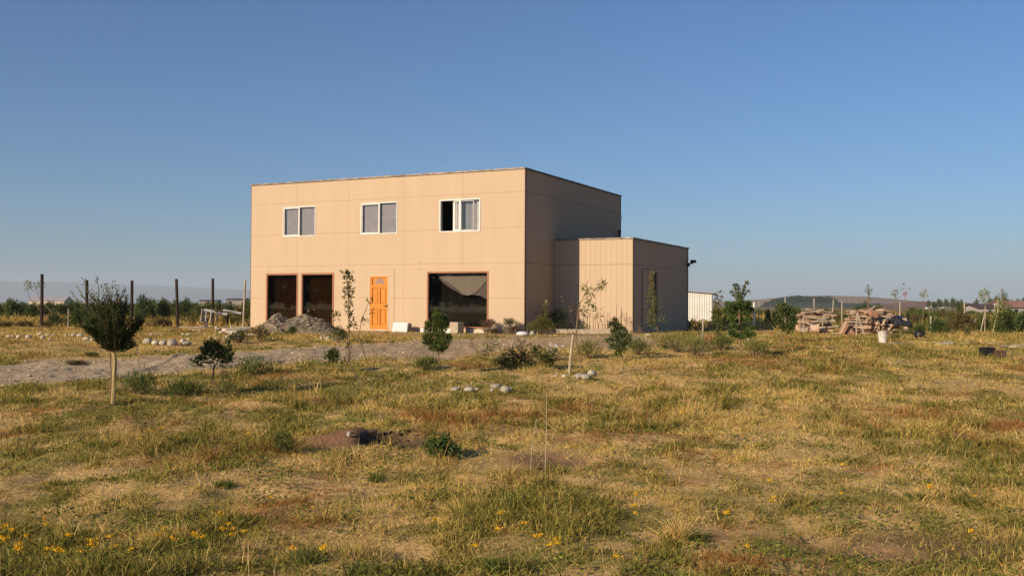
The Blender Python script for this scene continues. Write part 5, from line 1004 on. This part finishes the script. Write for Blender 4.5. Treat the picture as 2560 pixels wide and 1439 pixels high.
plant('pine_sapling', 'dark pine with a bare crooked tip near the right edge', 'pine', PD(2506, 40), [([(2510, 5000), (2508, 760), (2507, 735), (2504, 723)], .035, .014), ([(2508, 750), (2515, 742), (2516, 734)], .015, .009)], [(2507, 740, 3, 9, 50), (2505, 728, 1.4, 5, 24), (2515, 740, 2, 6, 26), (2510, 752, 8, 7, 60), (2505, 762, 12, 8, 70), (2515, 770, 14, 9, 80)], (.10, .02), G_DARK*1.5, mode='needle')
for px, yb, lean, l in ((2462, 830, 1, 'pale stake supporting the pale green treelet'), (2426, 828, 14, 'leaning pale stake left of the pale green treelet'), (2494, 812, 2, 'pale stake under the light olive treelet')):
    b = P(px, yb); o = stake('stake', l, [(px, yb), (px+lean*.6, yb-20), (px+lean, yb-32 if lean > 5 else yb-60)], .02, base=b)
# tree line and buildings towards the right horizon
GT = 'trees along the right horizon'
for i, (px, yt, wv) in enumerate(((2322, 747, 12), (2336, 751, 16), (2349, 744, 20), (2366, 744, 16), (2383, 741, 18), (2396, 748, 14), (2404, 745, 10), (2442, 743, 10), (2436, 750, 8), (2478, 742, 22), (2494, 738, 26), (2515, 741, 24), (2532, 747, 18), (2546, 744, 18), (2562, 741, 22), (2585, 743, 24))):
    dd = random.uniform(290, 330); b = PD(px, dd); t = empty('tree', b, 'dark leafy tree in the line along the right horizon', 'tree', GT); h = W(px, yt, dd).z-b.z; r = wv*dd/F/2
    MB().tube([(0, 0, -.2), (0, 0, h*.6)], [.16, .08], 6).build('trunk', M['bark'], t); c = bpy.data.objects.new('crown', BM['dark']); COL.objects.link(c); c.parent = t; c.location = (0, 0, h*.18); c.scale = (r, r, h*.84)
gabled('farmhouse', 'long low house with red roof and grey wall at the right edge', 2524, 2600, 130, 2.0-.95, .75, 6, 'wall_grey', 'redroof', R(3), wins=((.15, .28, .3, .75), (.5, .6, .3, .75)))
gabled('shed', 'grey shed with flat brown roof left of the red roofed house', 2445, 2492, 115, .95, .35, 4, 'wall_grey', 'brown', cat='shed', wins=((.55, .7, .3, .7),))
def far_car(px, dd, l):
    o = empty('car', PD(px, dd), l, 'car', rz=random.uniform(-.3, .3)); m = MB()
    prof = [(-2.1, .35), (-2.1, .85), (-1.3, .95), (-.8, 1.42), (.8, 1.42), (1.5, .95), (2.1, .8), (2.1, .35)]
    V = [(x_, y_, z_) for y_ in (-.85, .85) for x_, z_ in prof]; k = len(prof); m.add(V, [(i, (i+1) % k, k+(i+1) % k, k+i) for i in range(k)]); m.q += [[0,1,2,7],[2,5,6,7],[2,3,4,5],[8,15,10,9],[10,15,14,13],[10,13,12,11]]; m.build('body', M['white'], o)
    for x_ in (-1.3, 1.3):
        for y_ in (-.8, .8): MB().tube([(x_, y_-.1, .33), (x_, y_+.1, .33)], .33, 12).build('wheel', M['black'], o)
    MB().box((-1.0, -.86, 1.0), (1.0, -.852, 1.32)).build('window', M['black'], o)
far_car(2331, 330, 'white car half hidden by scrub below the horizon trees'); far_car(2352, 480, 'farther white car, left one of two specks on the red slope'); far_car(2362, 500, 'farther white car, right one of two specks on the red slope')

# ------------------------------------------------------------------ woodpiles: every log its own object
log_n = 0
def log(p0, p1, r, label, group, mat=None, name='log'):
    a, b = Vector(p0), Vector(p1); v = b-a; m = MB(); n = 5; off = [Vector((0, random.uniform(-.03, .03), random.uniform(-.02, .02))) for _ in range(n)]
    m.tube([v*i/(n-1)+(off[i] if 0 < i < n-1 else Vector()) for i in range(n)], [r*random.uniform(.85, 1.12) for _ in range(n)], 8, wob=.2); o = m.build(name, LOGM[mat] if mat else random.choice(LOGL)); o.location = a; return tag(o, label, 'log', group)
LOGM = dict(a=noise_mat('log_grey', (.30, .24, .18), (.50, .41, .31), 4, .9, .5, stretch=(1, 8, 8)), b=noise_mat('log_tan', (.46, .31, .21), (.68, .49, .35), 4, .9, .5, stretch=(1, 8, 8)), c=noise_mat('log_brown', (.20, .12, .07), (.36, .23, .14), 4, .9, .5, stretch=(1, 8, 8)), d=noise_mat('log_red', (.32, .16, .10), (.46, .25, .16), 5, .9, .4))
LOGL = [LOGM['a'], LOGM['b'], LOGM['b'], LOGM['c'], LOGM['d'], LOGM['b'], LOGM['a']]
def pile(px0, px1, depth, height, depth_w, rows, per, label, group):
    a = PD(px0, depth); b = PD(px1, depth); wd = (b-a).length; dr = (b-a).normalized()
    for j in range(rows):
        z = (j+.5)/rows*height
        for i in range(per):
            yy = (i/(per-1)-.5)*depth_w*(1-.45*j/rows) if per > 1 else 0
            L = wd*random.uniform(.45, .98)*(1-.22*(j/rows)**2); s = random.uniform(0, max(.01, wd*(1-.12*j/rows)-L)); tl = random.uniform(-.13, .13)*(1 if j > 0 else .3)
            p = a+dr*s+Vector((0, yy, z)); q = p+dr*L+Vector((0, random.uniform(-.25, .25), tl)); q.z = max(q.z, PLATEAU+.03)
            log(p, q, random.uniform(.018, .055), label, group)
G3, G4 = 'logs of the left woodpile', 'logs of the right woodpile'
pile(1994, 2086, 38, .78, .7, 9, 6, 'weathered log stacked in the left woodpile', G3)
d_ = 37.7
def at(px, py, dd, dy=0): return W(px, py, dd)+Vector((0, dy, 0))
log(at(1990, 788, d_), at(2032, 778, d_+.2), .03, 'pale branch sticking out at the left of the left woodpile', None, 'b'); log(at(2016, 773, d_), at(2036, 779, d_+.1), .045, 'short light log on the very top of the left woodpile', None, 'b'); log(at(2006, 774, d_+.2), at(2040, 774, d_+.4), .02, 'thin branch crossing the top of the left woodpile', None, 'a'); log(at(2050, 777, d_), at(2084, 782, d_+.2), .04, 'grey log at the upper right of the left woodpile', None, 'a'); log(at(2060, 789, d_-.1), at(2090, 788, d_), .05, 'light log jutting out right of the left woodpile', None, 'b'); log(at(2005, 800, d_-.4), at(2034, 815, d_-.45), .035, 'slanting light branch on the front of the left woodpile', None, 'b')
stake('pile_stake', 'left upright stake holding the left woodpile', [(2009, 824), (2009, 806), (2009, 791)], .022, base=PD(2009, 37.3)); stake('pile_stake', 'right upright stake holding the left woodpile', [(2056, 816), (2057, 800), (2059, 786)], .022, base=PD(2056, 37.3))
for px, py, r, l in ((1995, 822, .13, 'sawn log round at the left foot of the left woodpile'), (2016, 822, .10, 'dark sawn log round in front of the left woodpile'), (2036, 826, .17, 'largest sawn log round in front of the left woodpile')):
    b = P(px, py+6); m = MB(); m.tube([(-r*.9, 0, r*.95), (r*.9, -.1, r*.95)], r, 14, wob=.08); o = m.build('log_round', LOGM['c' if 'dark' in l else 'b']); o.location = b; tag(o, l, 'log')
pile(2112, 2248, 36, .86, .9, 9, 9, 'weathered log stacked in the right woodpile', G4)
d_ = 35.4
log(at(2162, 784, d_), at(2188, 765, d_+.3), .03, 'long pale branch poking up from the top of the right woodpile', None, 'b'); log(at(2125, 781, d_), at(2146, 785, d_), .03, 'pale branch at the upper left of the right woodpile', None, 'b'); log(at(2190, 782, d_+.2), at(2222, 778, d_+.4), .03, 'thin branch at the upper right of the right woodpile', None, 'b'); log(at(2152, 776, d_+.1), at(2182, 783, d_), .03, 'short branch under the long poking one', None, 'b')
log(at(2176, 783, d_+.2), at(2188, 785, d_-.15), .13, 'thick red-brown log on top of the right woodpile', None, 'd')
for i in range(34):
    px = random.uniform(2160, 2262); py = random.uniform(789, 828); p = at(px, py, d_-.05+random.uniform(-.1, .1)); log(p, p+Vector((random.uniform(.10, .3), .25, random.uniform(-.05, .05))), random.uniform(.02, .045), 'split billet with a light cut end in the right woodpile', 'billets in the right woodpile', random.choice('abb'))
pole_a = stake('pile_stake', 'straight stake leaning on the left of the right woodpile', [(2141, 836), (2141, 810), (2144, 782)], .028, base=PD(2141, 34.8)); stake('pile_stake', 'curved stake leaning across the front of the right woodpile', [(2163, 838), (2153, 812), (2147, 794), (2144, 782)], [.03, .032, .03, .026], base=PD(2163, 34.8))
bx = at(2264, 0, 35.2); b = PD(2266, 35.2)
o = bevel(MB().box((-.07, -.03, -.05), (.07, .03, .60)).build('board', M['wood'])); o.location = b; o.rotation_euler = (0, -.11, -.2); tag(o, 'broad pale board standing at the right end of the right woodpile', 'board')
def sheet(name, label, c, wd, dp, mat, seed, cat, sag=.12):
    n = 22; V = []
    for j in range(n):
        for i in range(n):
            u, v = i/(n-1)*2-1, j/(n-1)*2-1; V.append((u*wd/2, v*dp/2, .09*(float(fbm(u*2.2, v*2.2, seed))-.5)-sag*max(abs(u), abs(v))**6))
    ii = np.arange(n*n).reshape(n, n); o = np_mesh(name, V, [np.stack([ii[:-1, :-1], ii[:-1, 1:], ii[1:, 1:], ii[1:, :-1]], -1).reshape(-1, 4)], M[mat], None, None, True); o.location = c
    md = o.modifiers.new('thickness', 'SOLIDIFY'); md.thickness = .01; return tag(o, label, cat)
o = sheet('tarpaulin', 'black plastic sheet over the right end of the right woodpile', at(2250, 791, 35.5), .66, .9, 'tarp', 5, 'tarpaulin', .22); o.rotation_euler = (.25, .08, 0)
c = PD(2115, 35.6); mound('bark_heap', 'heap of red-brown bark at the left end of the right woodpile', c, .62, .6, [(-1, 0), (-.6, .25), (-.2, .42), (.2, .44), (.6, .3), (1, 0)], 'soil', 33, 'heap'); bpy.data.objects['bark_heap'].data.materials[0] = LOGM['d']
plank(PD(2103, 35.1)+Vector((0, 0, .03)), at(2116, 805, 35.2), .09, .03, 'pale plank leaning on the red-brown bark heap', 'wood'); plank(PD(2080, 35.3)+Vector((0, 0, .02)), PD(2104, 35.0)+Vector((0, 0, .02)), .06, .03, 'pale strip of wood lying left of the bark heap', 'wood')

# bucket, planter bag, boards and crates on the grass at the right
b = P(2207, 857); k = b.y/F; rr = 11*k; hh = 28*k
bk = empty('bucket', b, 'white plastic bucket standing in front of the right woodpile', 'bucket'); m = MB(); m.lathe([(0, 0), (rr*.84, 0), (rr*.87, .01), (rr*.98, hh*.70)], 28); m.lathe([(rr*1.05, hh*.70), (rr*1.06, hh*.95), (rr*1.12, hh*.955), (rr*1.12, hh), (rr*1.0, hh), (rr*.86, .02), (0, .02)], 28); m.build('body', M['bucket'], bk, True)
m = MB(); m.tube([(rr*1.1*math.cos(t), -rr*.35*math.sin(t)-rr*.75, hh*.86-rr*.9*math.sin(t)) for t in np.linspace(0, math.pi, 13)], .003, 5); m.build('handle', M['pot'], bk)
b = P(2299, 846); k = b.y/F; pb = empty('planter_bag', b, 'dark planter bag with a leafy plant right of the woodpiles', 'planter bag'); m = MB(); m.lathe([(0, 0), (12*k, 0), (13.5*k, 8*k), (12.5*k, 20*k), (11*k, 20*k), (10*k, 16*k), (0, 16*k)], 16); m.build('bag', M['black'], pb, True)
n = 500; u = unit(n); u[:, 2] = np.abs(u[:, 2]); leaves(np.array([(0, 0, 19*k)])+u*np.array([12*k, 12*k, 13*k])*(rng.uniform(0, 1, (n, 1))**.5), u+rng.normal(size=(n, 3))*.4, rng.uniform(.04, .08, n), rng.uniform(.015, .03, n), pick(G_DARK*1.5, n), 'foliage', M['veg'], pb)
for x0_, x1_, y_, l, mt in ((2228, 2272, 860, 'pale weathered board lying right of the white bucket', 'wood_grey'), (2312, 2352, 858, 'short tan board on the grass left of the long one', 'wood'), (2395, 2500, 860, 'long tan board lying on the grass at the right', 'wood'), (2498, 2545, 866, 'greenish grey board near the right edge', 'wood_grey')):
    p, q = P(x0_, y_), P(x1_, y_+1); plank(p+Vector((0, 0, .015)), q+Vector((0, 0, .015)), .16, .025, l, mt, cat='board', name='board')
o = stone(2365, 862, 40, 9, 'low brown stone beside the long tan board', None, 'stone')
for x0_, x1_, yb, hpx, l, mt in ((2455, 2481, 888, 20, 'black open plastic crate in the grass at the right', 'black'), (2482, 2508, 891, 15, 'dark reddish crate touching the black crate', 'brown')):
    b = P((x0_+x1_)/2, yb); k = b.y/F; wd = (x1_-x0_)*k; hh = hpx*k; cr = empty('crate', b, l, 'crate', rz=.12); t = .012
    for nm, a_, c_ in (('bottom', (-wd/2+t, -.11, .0), (wd/2-t, .11, t)), ('side_panel', (-wd/2, -.11-t, 0), (wd/2, -.11, hh)), ('side_panel', (-wd/2, .11, 0), (wd/2, .11+t, hh)), ('end_panel', (-wd/2, -.11, 0), (-wd/2+t, .11, hh)), ('end_panel', (wd/2-t, -.11, 0), (wd/2, .11, hh))): MB().box(a_, c_).build(nm, M[mt], cr)
    MB().box((-wd/2-.004, -.128, hh*.82), (wd/2+.004, -.1225, hh)).build('rim', M[mt], cr)
